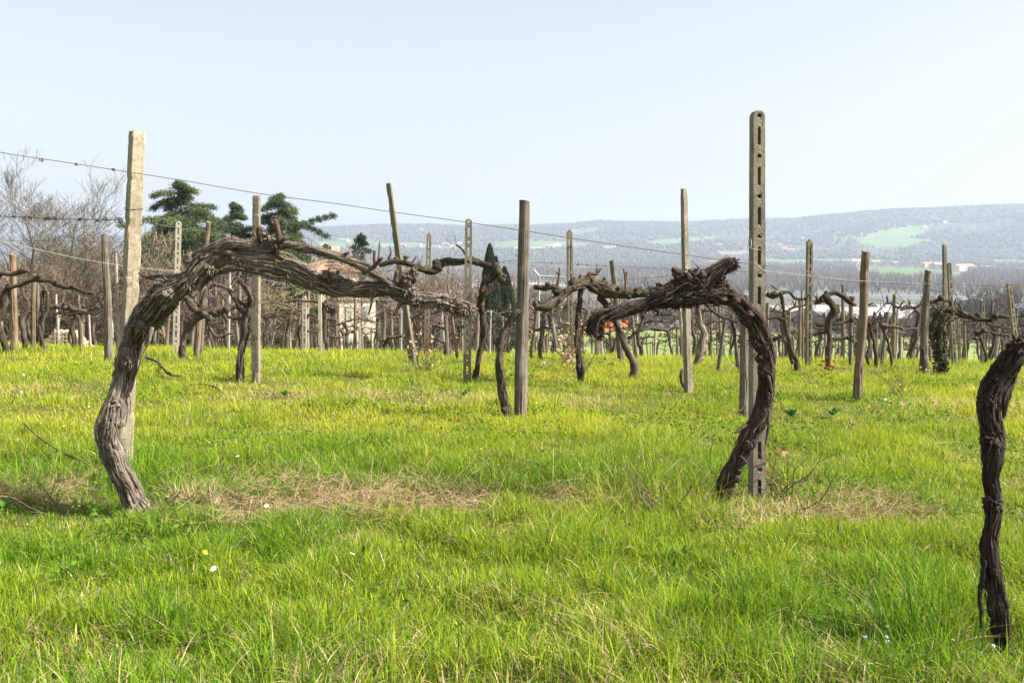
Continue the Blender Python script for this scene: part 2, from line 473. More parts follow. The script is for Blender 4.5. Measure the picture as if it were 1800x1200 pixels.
def concrete_mat(name, a, bcol, moss=0.0, pit=.5):
    def f(nt, b, nd):
        g = nd('TexCoord')
        ms = nd('Mapping'); ms.inputs['Scale'].default_value = (9, 9, 1.6); nt.links.new(g.outputs['Object'], ms.inputs[0])
        n1 = noise(nt, ms.outputs[0], 1.6, 7, .72)
        n2 = noise(nt, g.outputs['Object'], 130, 3, .7)
        n0 = noise(nt, g.outputs['Object'], 55, 4, .6)
        r = ramp(nt, n1.outputs[0], [(.30, [q * .62 for q in a]), (.44, a), (.62, bcol), (.8, [q * 1.12 for q in bcol])])
        r2 = ramp(nt, n2.outputs[0], [(.30, (.42, .40, .38)), (.46, (1, 1, 1)), (.7, (1.12, 1.1, 1.05))])
        c = mixc(nt, 1.0, r.outputs[0], r2.outputs[0], 'MULTIPLY')
        r4 = ramp(nt, n0.outputs[0], [(.35, (.8, .8, .78)), (.6, (1.08, 1.08, 1.06))])
        c = mixc(nt, 1.0, c, r4.outputs[0], 'MULTIPLY')
        if moss:
            nm = noise(nt, g.outputs['Object'], 9, 6, .75)
            rm = ramp(nt, nm.outputs[0], [(.60 - moss * .2, (0, 0, 0)), (.68 - moss * .2, (1, 1, 1))])
            nm2 = noise(nt, g.outputs['Object'], 80, 2, .5)
            rc = ramp(nt, nm2.outputs[0], [(.35, (.045, .045, .018)), (.65, (.16, .145, .06))])
            c = mixc(nt, rm.outputs[0], c, rc.outputs[0])
        nt.links.new(c, b.inputs['Base Color']); b.inputs['Roughness'].default_value = .92
        b.inputs['Specular IOR Level'].default_value = .2
        ad = nd('Math', operation='MULTIPLY_ADD'); ad.inputs[1].default_value = .7
        nt.links.new(n0.outputs[0], ad.inputs[0]); nt.links.new(n2.outputs[0], ad.inputs[2])
        bump(nt, b, ad.outputs[0], pit, .006)
    return mat(name, f)
M['concrete'] = concrete_mat('beige_concrete', (.27, .23, .165), (.38, .33, .245))
M['concrete_grey'] = concrete_mat('grey_concrete', (.18, .158, .12), (.28, .25, .195), moss=.05, pit=.7)
M['concrete_pale'] = concrete_mat('pale_concrete', (.34, .31, .245), (.46, .42, .34), pit=.4)
M['concrete_dark'] = concrete_mat('stained_concrete', (.13, .112, .08), (.21, .185, .135), moss=.15)
M['concrete_mossy'] = concrete_mat('mossy_concrete', (.16, .14, .10), (.27, .24, .18), moss=.35, pit=.8)

def plain(name, col, rough=.8, metal=0, spec=.3, var=.25, scale=8):
    def f(nt, b, nd):
        g = nd('TexCoord'); n = noise(nt, g.outputs['Object'], scale, 5, .6)
        lo = [c * (1 - var) for c in col]; hi = [min(1, c * (1 + var)) for c in col]
        r = ramp(nt, n.outputs[0], [(.3, lo), (.7, hi)])
        nt.links.new(r.outputs[0], b.inputs['Base Color'])
        b.inputs['Roughness'].default_value = rough; b.inputs['Metallic'].default_value = metal
        b.inputs['Specular IOR Level'].default_value = spec
    return mat(name, f)
M['rust'] = plain('rusty_wire', (.16, .09, .075), .7, .3, var=.5, scale=40)
M['wire_dark'] = plain('dark_old_wire', (.06, .045, .04), .6, .4, var=.5, scale=40)
M['wire_pale'] = plain('galvanised_wire', (.30, .30, .30), .5, .4, var=.2, scale=40)
M['metal_pole'] = plain('galvanised_pole', (.38, .40, .40), .5, .4)
M['green_tie'] = plain('green_plastic_tie', (.012, .10, .065), .5)
M['leaf_dry'] = plain('dry_brown_leaf', (.30, .20, .13), .8, var=.4, scale=5)
M['leaf_orange'] = plain('orange_dead_leaf', (.34, .15, .06), .8, var=.4, scale=5)
M['plaster_white'] = plain('white_plaster', (.62, .49, .385), .9, var=.15, scale=.6)
M['plaster_cream'] = plain('cream_plaster', (.62, .54, .40), .9, var=.15, scale=.6)
M['plaster_pink'] = plain('pinkish_plaster', (.50, .30, .23), .9, var=.15, scale=.6)
M['plaster_red'] = plain('red_brown_plaster', (.27, .10, .065), .9, var=.2, scale=.8)
M['stone_wall'] = plain('grey_stone_wall', (.30, .28, .26), .9, var=.3, scale=1.5)
M['roof_metal'] = plain('pale_metal_roof', (.36, .40, .44), .5, .1, var=.06, scale=.05)
M['roof_grey'] = plain('grey_sheet_roof', (.27, .265, .26), .7, var=.12, scale=.05)
M['wall_dark'] = plain('dark_shed_wall', (.09, .11, .12), .8, var=.15, scale=.3)
M['wall_blue'] = plain('blue_shed_wall', (.10, .22, .42), .7, var=.1, scale=.3)
M['pane'] = plain('dark_window_pane', (.03, .035, .04), .25, spec=.6, var=.2)
M['shutter'] = plain('grey_green_shutter', (.30, .31, .27), .8)
M['orange_net'] = plain('orange_safety_net', (.80, .12, .02), .7, var=.15, scale=4)
M['yellow_paint'] = plain('yellow_orange_paint', (.75, .33, .03), .6, var=.1)
M['tank_white'] = plain('white_paint', (.75, .76, .78), .5, var=.05)
M['stem_green'] = plain('green_stem', (.10, .17, .03), .7)
M['petal_white'] = plain('white_petal', (.82, .82, .80), .6, var=.05)
M['petal_yellow'] = plain('yellow_petal', (.75, .60, .03), .6, var=.1)
M['petal_blue'] = plain('pale_blue_petal', (.32, .45, .80), .6, var=.1)
M['cut_wood'] = plain('cut_log_wood', (.46, .33, .21), .85, var=.35, scale=6)

def roof_tile_mat(name, a, c2):
    def f(nt, b, nd):
        g = nd('TexCoord')
        w = nd('TexWave', wave_type='BANDS', bands_direction='X'); w.inputs['Scale'].default_value = 1.4; w.inputs['Distortion'].default_value = 1.0
        w2 = nd('TexWave', wave_type='BANDS', bands_direction='Y'); w2.inputs['Scale'].default_value = 1.4; w2.inputs['Distortion'].default_value = 1.0
        for q in (w, w2): nt.links.new(g.outputs['Object'], q.inputs[0])
        n = noise(nt, g.outputs['Object'], 3.0, 6, .75)
        r = ramp(nt, n.outputs[0], [(.3, a), (.65, c2), (.8, [min(1, x * 1.3) for x in c2])])
        nt.links.new(r.outputs[0], b.inputs['Base Color']); b.inputs['Roughness'].default_value = .9
        ad = nd('Math', operation='ADD'); nt.links.new(w.outputs[1], ad.inputs[0]); nt.links.new(n.outputs[0], ad.inputs[1])
        bump(nt, b, ad.outputs[0], .7, .08)
    return mat(name, f)
M['roof_tile'] = roof_tile_mat('terracotta_tiles', (.24, .13, .085), (.44, .27, .18))
M['roof_brown'] = roof_tile_mat('brown_old_tiles', (.15, .10, .075), (.28, .20, .15))
M['roof_rust'] = plain('rusty_sheet_roof', (.38, .13, .05), .8, var=.4, scale=1.5)

def col_mat(name, trans=.0, rough=.8, spec=.2, nscale=0, var=.2):
    def f(nt, b, nd):
        at = nd('Attribute', attribute_name='col')
        c = at.outputs['Color']
        if nscale:
            g = nd('TexCoord'); n = noise(nt, g.outputs['Object'], nscale, 4, .6)
            r = ramp(nt, n.outputs[0], [(.3, 1 - var), (.7, 1 + var)])
            c = mixc(nt, 1.0, c, r.outputs[0], 'MULTIPLY')
        nt.links.new(c, b.inputs['Base Color']); b.inputs['Roughness'].default_value = rough
        b.inputs['Specular IOR Level'].default_value = spec
        if trans:
            t = nd('BsdfTranslucent'); nt.links.new(c, t.inputs[0])
            mx = nd('MixShader'); mx.inputs[0].default_value = trans
            nt.links.new(b.outputs[0], mx.inputs[1]); nt.links.new(t.outputs[0], mx.inputs[2])
            nt.links.new(mx.outputs[0], nt.nodes['Material Output'].inputs[0])
    return mat(name, f)
M['grass'] = col_mat('grass_blades', trans=.42, rough=.7, spec=.12)
M['foliage'] = col_mat('leaf_foliage', trans=.2, rough=.7)
M['twigs'] = col_mat('bare_twigs', rough=.85)
M['farwood'] = col_mat('far_woodland', trans=.0, rough=.9)

def ground_mat():
    def f(nt, b, nd):
        at = nd('Attribute', attribute_name='col')
        g = nd('TexCoord')
        n1 = noise(nt, g.outputs['Object'], 7, 6, .7)
        n2 = noise(nt, g.outputs['Object'], .35, 5, .65)
        n3 = noise(nt, g.outputs['Object'], .02, 5, .65)
        r1 = ramp(nt, n1.outputs[0], [(.3, .6), (.7, 1.35)])
        r2 = ramp(nt, n2.outputs[0], [(.3, .8), (.7, 1.2)])
        r3 = ramp(nt, n3.outputs[0], [(.3, .82), (.7, 1.15)])
        c = mixc(nt, 1.0, at.outputs['Color'], r1.outputs[0], 'MULTIPLY')
        c = mixc(nt, 1.0, c, r2.outputs[0], 'MULTIPLY'); c = mixc(nt, 1.0, c, r3.outputs[0], 'MULTIPLY')
        nt.links.new(c, b.inputs['Base Color']); b.inputs['Roughness'].default_value = .95
        b.inputs['Specular IOR Level'].default_value = .1
        bump(nt, b, n1.outputs[0], .6, .03)
    return mat('meadow_and_valley_ground', f)
M['ground'] = ground_mat()

# ------------------------------------------------------------------ the ground: one sheet from underfoot to beyond the hills
def inpoly(px, py, poly):
    r = np.zeros(px.shape, bool); n = len(poly); j = n - 1
    for i in range(n):
        xi, yi = poly[i]; xj, yj = poly[j]
        c = ((yi > py) != (yj > py)) & (px < (xj - xi) * (py - yi) / ((yj - yi) or 1e-9) + xi)
        r ^= c; j = i
    return r

def world_poly(pts, y0=600):
    out = []
    for (px, py) in pts:
        g = G(px, py, y0)
        a = math.atan2(g.x, g.y); out.append((a, math.log(math.hypot(g.x, g.y))))
    return out

GREEN = (.105, .155, .055); PALEG = (.13, .16, .075); GRAV = (.13, .137, .145); SOIL = (.20, .16, .12)
FIELDS = [  # outlines of fields, meadows and river gravel, as map polygons
    ([(1500, 424), (1560, 404), (1600, 396), (1640, 397), (1625, 410), (1600, 418), (1615, 420), (1640, 422), (1600, 432), (1550, 437)], GREEN),
    ([(1420, 414), (1500, 409), (1560, 404), (1530, 420), (1470, 424), (1425, 421)], PALEG),
    ([(1135, 424), (1200, 419), (1262, 415), (1250, 425), (1190, 430), (1140, 430)], GREEN),
    ([(1000, 404), (1040, 400), (1072, 399), (1050, 407), (1008, 410)], GREEN),
    ([(870, 428), (960, 424), (1035, 427), (1030, 436), (950, 438), (870, 440)], GREEN),
    ([(560, 425), (640, 420), (720, 426), (830, 434), (830, 442), (700, 436), (560, 437)], GREEN),
    ([(1340, 455), (1410, 456), (1500, 454), (1560, 458), (1640, 459), (1640, 463), (1500, 464), (1345, 461)], GREEN),
    ([(1500, 470), (1620, 472), (1700, 478), (1705, 493), (1600, 492), (1510, 486)], GREEN),
    ([(1740, 456), (1900, 455), (1900, 464), (1745, 464)], GREEN),
    ([(1260, 442), (1330, 442), (1325, 448), (1262, 449)], SOIL),
    ([(1090, 503), (1300, 508), (1500, 513), (1720, 518), (1720, 526), (1500, 526), (1300, 520), (1090, 512)], GRAV),
    ([(1330, 533), (1500, 536), (1850, 534), (1850, 580), (1500, 582), (1330, 570)], (.13, .085, .07)),
    ([(560, 505), (700, 500), (1000, 508), (1000, 516), (700, 512), (560, 512)], (.30, .27, .25)),
    ([(780, 500), (920, 497), (1090, 500), (1090, 506), (920, 505), (780, 506)], (.33, .30, .28)),
]
WP = [(world_poly(p), c) for p, c in FIELDS]

def cover(x, y):
    """land cover colour and a mask of open (treeless) land"""
    x = np.asarray(x, float); y = np.asarray(y, float)
    r = np.hypot(x, y); a = np.arctan2(x, y); lr = np.log(np.maximum(r, .1))
    n = fbm(x * .8, y * .8, seed=31)[..., None]; n2 = fbm(x * .05, y * .05, seed=33)[..., None]
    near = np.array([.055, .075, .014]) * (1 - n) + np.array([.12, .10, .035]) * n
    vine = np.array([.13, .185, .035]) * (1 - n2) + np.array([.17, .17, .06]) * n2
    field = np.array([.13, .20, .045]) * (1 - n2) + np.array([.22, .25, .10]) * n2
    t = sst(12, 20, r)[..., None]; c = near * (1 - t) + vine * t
    leftg = (sst(60, 75, r) * (1 - sst(-.10, .02, x / np.maximum(np.abs(y), 1))))[..., None]
    c = c * (1 - leftg) + np.array([.13, .12, .055]) * leftg
    t = (sst(95, 110, r) * (x / np.maximum(np.abs(y), 1) > .0))[..., None]; c = c * (1 - t) + field * t
    n3 = fbm(x / 260.0, y / 260.0, seed=35)[..., None]
    val = np.array([.085, .07, .06]) * (1 - n3) + np.array([.13, .125, .075]) * n3
    wf = (sst(2900, 3300, r) * .75)[..., None]; val = val * (1 - wf) + np.array([.075, .068, .055]) * wf
    t = sst(225, 240, r)[..., None]; c = c * (1 - t) + val * t
    opn = np.zeros(r.shape, bool)
    far = r > 500
    for poly, colr in WP:
        m = inpoly(a, lr, poly) & far
        c = np.where(m[..., None], np.array(colr) * (.85 + .3 * n3), c); opn |= (m & (colr[0] != .13))
    return c, opn

def build_ground():
    rr = np.concatenate([np.linspace(.0, 20, 110)[1:], np.geomspace(20.3, 2600, 190), np.linspace(2620, 5700, 130), np.geomspace(5800, 13000, 14)])
    fa = np.linspace(-35, 35, 620)
    aa = np.radians(np.concatenate([np.linspace(-180, -36, 60)[:-1], fa, np.linspace(36, 180, 60)[:-1]]))
    R_, A_ = np.meshgrid(rr, aa, indexing='ij')
    X = R_ * np.sin(A_); Y = R_ * np.cos(A_)
    Z = ground(X, Y)
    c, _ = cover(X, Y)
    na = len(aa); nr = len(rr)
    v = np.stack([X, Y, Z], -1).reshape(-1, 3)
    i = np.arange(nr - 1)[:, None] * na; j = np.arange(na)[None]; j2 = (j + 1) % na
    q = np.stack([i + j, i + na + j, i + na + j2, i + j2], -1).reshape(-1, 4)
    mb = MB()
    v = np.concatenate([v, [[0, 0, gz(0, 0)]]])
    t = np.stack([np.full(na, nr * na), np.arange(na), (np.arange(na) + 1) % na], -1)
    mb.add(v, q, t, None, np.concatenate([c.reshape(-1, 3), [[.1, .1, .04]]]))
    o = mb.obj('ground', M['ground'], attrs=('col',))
    return tag(o, kind='structure')
build_ground()

# ------------------------------------------------------------------ grass
def row_zone(x, y):
    """dry thatch along the vine row"""
    n = fbm(x * 1.3 + 9, y * 1.3, seed=41); m = fbm(x * 4 + 9, y * 4, seed=42)
    z = np.exp(-((y - (5.02 + .03 * x)) / .36) ** 2)
    l = .70 * (1 - sst(-.9, -.3, x)) * sst(-3.4, -2.6, x) * (.35 + 1.1 * m) + .5 * np.exp(-((x - .15) / .4) ** 2) * (m > .5) + .5 * sst(.9, 1.3, x) * (1 - sst(2.0, 2.5, x)) * (.3 + 1.2 * m) + .2
    z2 = .22 * np.exp(-((y - 2.75) / .35) ** 2) * (.4 + .8 * sst(.45, .6, m))
    z3 = .5 * np.exp(-((y - 9.2) / .5) ** 2) * sst(.45, .62, n)
    return np.clip(z * l * np.clip(4.2 * n - 1.5, 0, 1.0) + z2 + z3 + .20 * sst(.52, .72, m) + .12, 0, 1)

BASES = []
for _p in ((1768, 1150), (242, 895), (1264, 885), (1331, 868), (893, 738), (915, 737), (1507, 706), (450, 673), (421, 673), (821, 671), (1210, 690)):
    _g = G(*_p); BASES.append((_g.x, _g.y))

def blades(mb, n, r0, r1, halfang, hmin, hmax, wmin, wmax, extra=None):
    u = rng.random(n); r = np.sqrt(r0 ** 2 + u * (r1 ** 2 - r0 ** 2)); a = (rng.random(n) * 2 - 1) * halfang
    x = r * np.sin(a); y = r * np.cos(a)
    if extra is not None: x, y = extra
    n = len(x)
    # clumping
    cl = fbm(x * 3.1, y * 3.1, seed=51); big = fbm(x * .9, y * .9 + 4, seed=52)
    st = row_zone(x, y)
    keep = rng.random(n) < .45 + .9 * cl
    x, y, cl, big, st = x[keep], y[keep], cl[keep], big[keep], st[keep]; n = len(x)
    dry = rng.random(n) < st * .85
    h = hmin + (hmax - hmin) * rng.random(n) ** 1.3
    h *= np.clip(.45 + 1.1 * sst(.3, .75, cl) + .8 * (big - .5) + .35 * (1 - sst(3.2, 4.6, y)), .5, 3)
    for bx, by in BASES:      # grazed and trampled short at the feet of trunks and posts
        h *= 1 - .62 * np.exp(-(((x - bx) / .15) ** 2 + ((y - by + .10) / .22) ** 2))
    h = np.where(dry, h * (.6 + .5 * rng.random(n)), h)
    w = wmin + (wmax - wmin) * rng.random(n) ** 2
    z = ground(x, y) - .01
    az = rng.random(n) * 2 * np.pi
    lean = np.abs(rng.normal(size=n)) * .45 + .08
    lean = np.where(dry, .3 + rng.random(n) * 1.2, lean)
    lean = np.where(rng.random(n) < .10, lean + .5, lean)
    droop = np.clip(lean * .45, 0, .75)
    dx, dy = np.cos(az), np.sin(az)
    yaw = az + np.pi / 2 + rng.normal(size=n) * .7
    sx, sy = np.cos(yaw), np.sin(yaw)
    ts = np.array([0, .38, .72, 1.0]); ws = np.array([.8, 1.0, .72, 0])
    rows = []
    for t_, w_ in zip(ts, ws):
        cx = x + dx * lean * h * t_ ** 1.8; cy = y + dy * lean * h * t_ ** 1.8; cz = z + h * (t_ - droop * t_ ** 2.2 * .6)
        rows.append((cx, cy, cz, w * w_ * .5))
    vs = []
    for k, (cx, cy, cz, ww) in enumerate(rows):
        if k < 3:
            vs.append(np.stack([cx - sx * ww, cy - sy * ww, cz], -1)); vs.append(np.stack([cx + sx * ww, cy + sy * ww, cz], -1))
        else: vs.append(np.stack([cx, cy, cz], -1))
    v = np.stack(vs, 1)
    b = np.arange(n)[:, None] * 7
    q = np.concatenate([b + np.array([[0, 1, 3, 2]]), b + np.array([[2, 3, 5, 4]])])
    t = b + np.array([[4, 5, 6]])
    # colours
    k = rng.random((n, 1)); k2 = np.clip((fbm(x * .9, y * .9, o=5, seed=61) - .36) * 3.6, 0, 1)[:, None]
    lush = np.array([.15, .275, .014]); yel = np.array([.44, .47, .035]); blue = np.array([.06, .155, .022])
    far = sst(4.6, 8, y)[:, None]
    kk = np.clip(-.12 + .50 * k2 + .5 * (k - .5) + .54 * far, 0, 1)
    c = lush * (1 - kk) + yel * kk
    c = np.where(rng.random((n, 1)) < .15 * (1 - .5 * far), blue, c)
    straw = np.array([.66, .52, .31]) * (1 - k) + np.array([.46, .33, .19]) * k
    c = np.where(dry[:, None], straw, c)
    c = c * (.62 + .72 * rng.random((n, 1)))
    mb.add(v.reshape(-1, 3), q, t, None, np.repeat(c, 7, 0))

mb = MB()
HA = math.radians(36); HB = math.radians(47); HC = math.radians(42)
blades(mb, 44000, 1.3, 3.0, HB, .05, .12, .002, .006)
blades(mb, 250000, 3.0, 5.0, HB, .035, .11, .0018, .0060)
blades(mb, 290000, 5.0, 8.0, HB, .035, .11, .002, .0055)
blades(mb, 290000, 8.0, 13.0, HC, .035, .10, .003, .007)
blades(mb, 110000, 13.0, 19.0, HA, .04, .11, .004, .009)
blades(mb, 40000, 19.0, 45.0, HA, .06, .16, .007, .016)
# tall tufts against posts and trunks
for (cx, cy, rad, n) in [(-2.15, 5.3, .35, 900), (1.15, 5.25, .35, 1500), (.85, 5.35, .45, 1700), (1.45, 5.1, .3, 900), (1.55, 3.2, .3, 900), (.05, 8.6, .3, 600), (-.4, 11.0, .3, 500), (-2.6, 5.2, .3, 500), (1.7, 9.8, .25, 400), (3.3, 9.5, .25, 400), (-2.7, 10.7, .3, 400), (.6, 4.9, .35, 700)]:
    ex = cx + rng.normal(size=n) * rad * .6; ey = cy + rng.normal(size=n) * rad * .5
    blades(mb, n, 0, 1, 1, .10, .24, .002, .005, extra=(ex, ey))
# clover and small broad-leaved weeds between the blades
n = 60000
r_ = np.sqrt(rng.uniform(3.0 ** 2, 13 ** 2, n)); a_ = rng.uniform(-HA, HA, n); ex = r_ * np.sin(a_); ey = r_ * np.cos(a_)
m_ = rng.random(n) < np.clip((fbm(ex * 1.7, ey * 1.7, seed=91) - .52) * 6, 0, 1); ex, ey = ex[m_], ey[m_]; n = len(ex)
c_ = np.stack([ex, ey, ground(ex, ey) + rng.uniform(.02, .075, n)], -1); k = rng.random((n, 1))
d_ = rng.normal(size=(n, 3)); d_[:, 2] *= .35
leaves(mb, c_, rng.uniform(.014, .034, n), d_, flat=.7, col=np.array([.06, .17, .012]) * (1 - k) + np.array([.15, .27, .03]) * k, aspect=.62)
# loose bed of bent straw under the row
n = 6500
ex = np.concatenate([rng.uniform(-3.4, -.4, n), rng.uniform(.9, 2.2, 2500), rng.uniform(-.4, .6, 1600)])
ey = 5.0 + .03 * ex + rng.normal(size=len(ex)) * .28
m_ = rng.random(len(ex)) < np.clip(fbm(ex * 1.6, ey * 1.6, seed=77) * 5.0 - 2.2, 0, 1)
ex, ey = ex[m_], ey[m_]
nn = len(ex); zz = ground(ex, ey) + rng.random(nn) * .09
azz = rng.random(nn) * 6.28; Lh = rng.random(nn) * .10 + .04
d0 = np.stack([np.cos(azz), np.sin(azz), rng.normal(size=nn) * .45], -1) * Lh[:, None]
p0 = np.stack([ex, ey, zz], -1)
k = rng.random((nn, 1))
segs(mb, p0, p0 + d0, np.full(nn, .0011), np.full(nn, .0006), 3, np.array([.62, .48, .29]) * (1 - k) + np.array([.36, .24, .14]) * k)
tag(mb.obj('grass', M['grass'], smooth=False, attrs=('col',)), 'spring grass mixed with dry straw covering the vineyard', 'grass', kind='stuff')

# ------------------------------------------------------------------ posts
def _rel(o, base):
    return o

def axis_frame(base, top, rz):
    ax = (top - base); L = ax.length; ax.normalize()
    x = Vector((math.cos(rz), math.sin(rz), 0)); x = (x - ax * x.dot(ax)).normalized()
    y = ax.cross(x)
    return ax, x, y, L

def spline2d(cu, pts):
    s = cu.splines.new('POLY'); s.points.add(len(pts) - 1)
    for k, (a, b) in enumerate(pts): s.points[k].co = (a, b, 0, 1)
    s.use_cyclic_u = True

def holed_mesh(L, w0, w1, th, pitch=.21, hole=.0085, slot=(.0065, .06), ns=12, phase=0.0, small=False, rough=.0):
    """flat precast post, rounded head, alternating round holes and long slots cut right through"""
    cu = bpy.data.curves.new('tmp', 'CURVE'); cu.dimensions = '2D'; cu.fill_mode = 'BOTH'
    h = .5
    pts = [(-h, 0), (h, 0)]
    nseg = int(L / .12)
    top = L - w1 * .5
    for k in range(1, nseg + 1): pts.append((h, top * k / nseg))
    for k in range(1, 10):
        a = math.pi * k / 10; pts.append((h * math.cos(a), top + w1 * .5 * math.sin(a)))
    for k in range(nseg, 0, -1): pts.append((-h, top * k / nseg))
    spline2d(cu, pts)
    wm = (w0 + w1) / 2
    y = L - w1 * .42 - phase; kk = 0
    def circ(yc, r):
        spline2d(cu, [(r / wm * math.cos(2 * math.pi * i / ns), yc + r * math.sin(2 * math.pi * i / ns)) for i in range(ns)][::-1])
    def slt(yc, r, hl):
        p = [(r / wm * math.cos(math.pi * i / 6), yc + hl + r * math.sin(math.pi * i / 6)) for i in range(7)] + [(r / wm * math.cos(math.pi + math.pi * i / 6), yc - hl + r * math.sin(math.pi + math.pi * i / 6)) for i in range(7)]
        spline2d(cu, p[::-1])
    seq = [('c', 1), ('s', 1)] if not small else [('s', 1), ('s', 1)]
    while y > slot[1] * 2 + .08:
        k = seq[kk % 2][0]
        if k == 'c': circ(y, hole); y -= pitch * .5
        else: slt(y, slot[0], slot[1]); y -= pitch * .5
        kk += 1
    cu.extrude = th / 2 - .004; cu.bevel_depth = .004; cu.bevel_resolution = 0; cu.offset = 0
    ob = bpy.data.objects.new('tmp', cu); COL.objects.link(ob)
    dg = bpy.context.evaluated_depsgraph_get()
    me = bpy.data.meshes.new_from_object(ob.evaluated_get(dg))
    bpy.data.objects.remove(ob); bpy.data.curves.remove(cu)
    n = len(me.vertices); co = np.zeros(n * 3, np.float32); me.vertices.foreach_get('co', co); co = co.reshape(-1, 3)
    wl = w0 + (w1 - w0) * np.clip(co[:, 1] / L, 0, 1)
    x = co[:, 0] * wl; z = co[:, 1]; y_ = co[:, 2] * wl / wm
    if rough:
        x = x + (fbm(z * 25, y_ * 60 + x * 8, seed=5) - .5) * rough
    co2 = np.stack([x, -y_, z], -1).astype(np.float32)
    me.vertices.foreach_set('co', co2.ravel()); me.update()
    return me

def place_on(o, base, top, rz):
    ax, x, y, L = axis_frame(base, top, rz)
    m = Matrix(((x.x, y.x, ax.x), (x.y, y.y, ax.y), (x.z, y.z, ax.z)))
    o.location = base; o.rotation_euler = m.to_euler()

def square_post(mb, L, w0, w1, d0, d1, seed=0, chip=.004, nz=70, holes=False):
    """square concrete post, bevelled arrises with chips"""
    prof = []
    bvl = .16
    for (sx, sy) in ((1, -1), (1, 1), (-1, 1), (-1, -1)):
        a = (sx, sy * (1 - bvl)); b = (sx * (1 - bvl), sy)
        prof += ([b, a] if sx * sy < 0 else [a, b])
    # add mid edge points
    pr = []
    for k in range(len(prof)):
        p, q = prof[k], prof[(k + 1) % len(prof)]
        pr.append(p); pr.append(((p[0] + q[0]) / 2, (p[1] + q[1]) / 2))
    pr = np.array(pr); n = len(pr)
    z = np.linspace(0, L, nz); t = z / L
    W = (w0 + (w1 - w0) * t) / 2; D = (d0 + (d1 - d0) * t) / 2
    tp = np.where(z > L - .012, .90, 1.0)
    X = pr[None, :, 0] * (W * tp)[:, None]; Y = pr[None, :, 1] * (D * tp)[:, None]; Z = np.repeat(z[:, None], n, 1)
    nn = fbm(X * 60 + seed, Y * 60, Z * 30, o=3, seed=seed) - .5
    corner = (np.abs(pr[:, 0]) + np.abs(pr[:, 1]) > 1.5)[None]
    s_ = 1 + nn * chip / .03 * np.where(corner, 1.2, .35)
    ch = fbm(Z * 14, X * 20 + seed, o=3, seed=seed + 9); s_ = np.where(corner & (ch > .60), s_ - .16 * np.clip((ch - .60) / .08, 0, 1), s_)
    X = X * s_; Y = Y * s_
    Z = Z + (nn * .012) * (t > .97)[:, None]
    v = np.stack([X, Y, Z], -1).reshape(-1, 3)
    i = np.arange(nz - 1)[:, None] * n; j = np.arange(n)[None]; j2 = (j + 1) % n
    q = np.stack([i + j, i + j2, i + n + j2, i + n + j], -1).reshape(-1, 4)
    v = np.concatenate([v, [[0, 0, L + .003]], [[0, 0, 0]]])
    jj = np.arange(n); jn = (jj + 1) % n
    tt = np.concatenate([np.stack([np.full(n, nz * n), (nz - 1) * n + jj, (nz - 1) * n + jn], -1), np.stack([np.full(n, nz * n + 1), jn, jj], -1)])
    mb.add(v, q, tt)

def wood_post(mb, L, r0, r1, seed=0, ns=22, bend=.02):
    nz = max(12, int(L / .04))
    if ns == 22 and r0 > .028: ns, nz = 84, int(L / .018)
    z = np.linspace(0, L, nz); th = np.linspace(0, 2 * np.pi, ns, endpoint=False)
    Z, T = np.meshgrid(z, th, indexing='ij')
    r = r0 + (r1 - r0) * Z / L
    l = fbm(np.cos(T) * .8 + seed, np.sin(T) * .8, Z * 2.2, o=3, seed=seed) - .5
    cr = vn(np.cos(T) * 3.2 + seed, np.sin(T) * 3.2, Z * 1.2, seed=seed + 1)
    cr2 = vn(np.cos(T) * 6 + seed * 2, np.sin(T) * 6, Z * 1.8, seed=seed + 7)
    crack = -np.exp(-((cr - .5) / .04) ** 2) * .26 - np.exp(-((cr2 - .5) / .05) ** 2) * .09
    fn = vn(np.cos(T) * 9 + seed, np.sin(T) * 9, Z * 5, seed=seed + 2) - .5
    R_ = r * (1 + .34 * l + crack + .05 * fn)
    cx = (fbm(Z * 1.1 + seed, Z * 0 + 1, o=2, seed=seed) - .5) * bend * 2; cy = (fbm(Z * 1.1, Z * 0 + seed, o=2, seed=seed + 3) - .5) * bend * 2
    Zt = Z + (np.cos(T + seed) * .25 * r1) * (Z > L * .995)
    v = np.stack([R_ * np.cos(T) + cx, R_ * np.sin(T) + cy, Zt], -1).reshape(-1, 3)
    i = np.arange(nz - 1)[:, None] * ns; j = np.arange(ns)[None]; j2 = (j + 1) % ns
    q = np.stack([i + j, i + j2, i + ns + j2, i + ns + j], -1).reshape(-1, 4)
    bk = np.stack([np.cos(T) * .6, np.sin(T) * .6, Z * .25 + seed], -1).reshape(-1, 3)
    # separate ring for the sawn top so its edge stays crisp
    topring = v[(nz - 1) * ns:]; base = nz * ns
    vv = np.concatenate([v, topring, [topring.mean(0) + [0, 0, .002]]])
    bk = np.concatenate([bk, np.stack([np.cos(th) * .9, np.sin(th) * .9, th * 0 + 5], -1), [[0, 0, 5]]])
    jj = np.arange(ns); jn = (jj + 1) % ns
    t = np.stack([np.full(ns, base + ns), base + jj, base + jn], -1)
    mb.add(vv, q, t, bk)

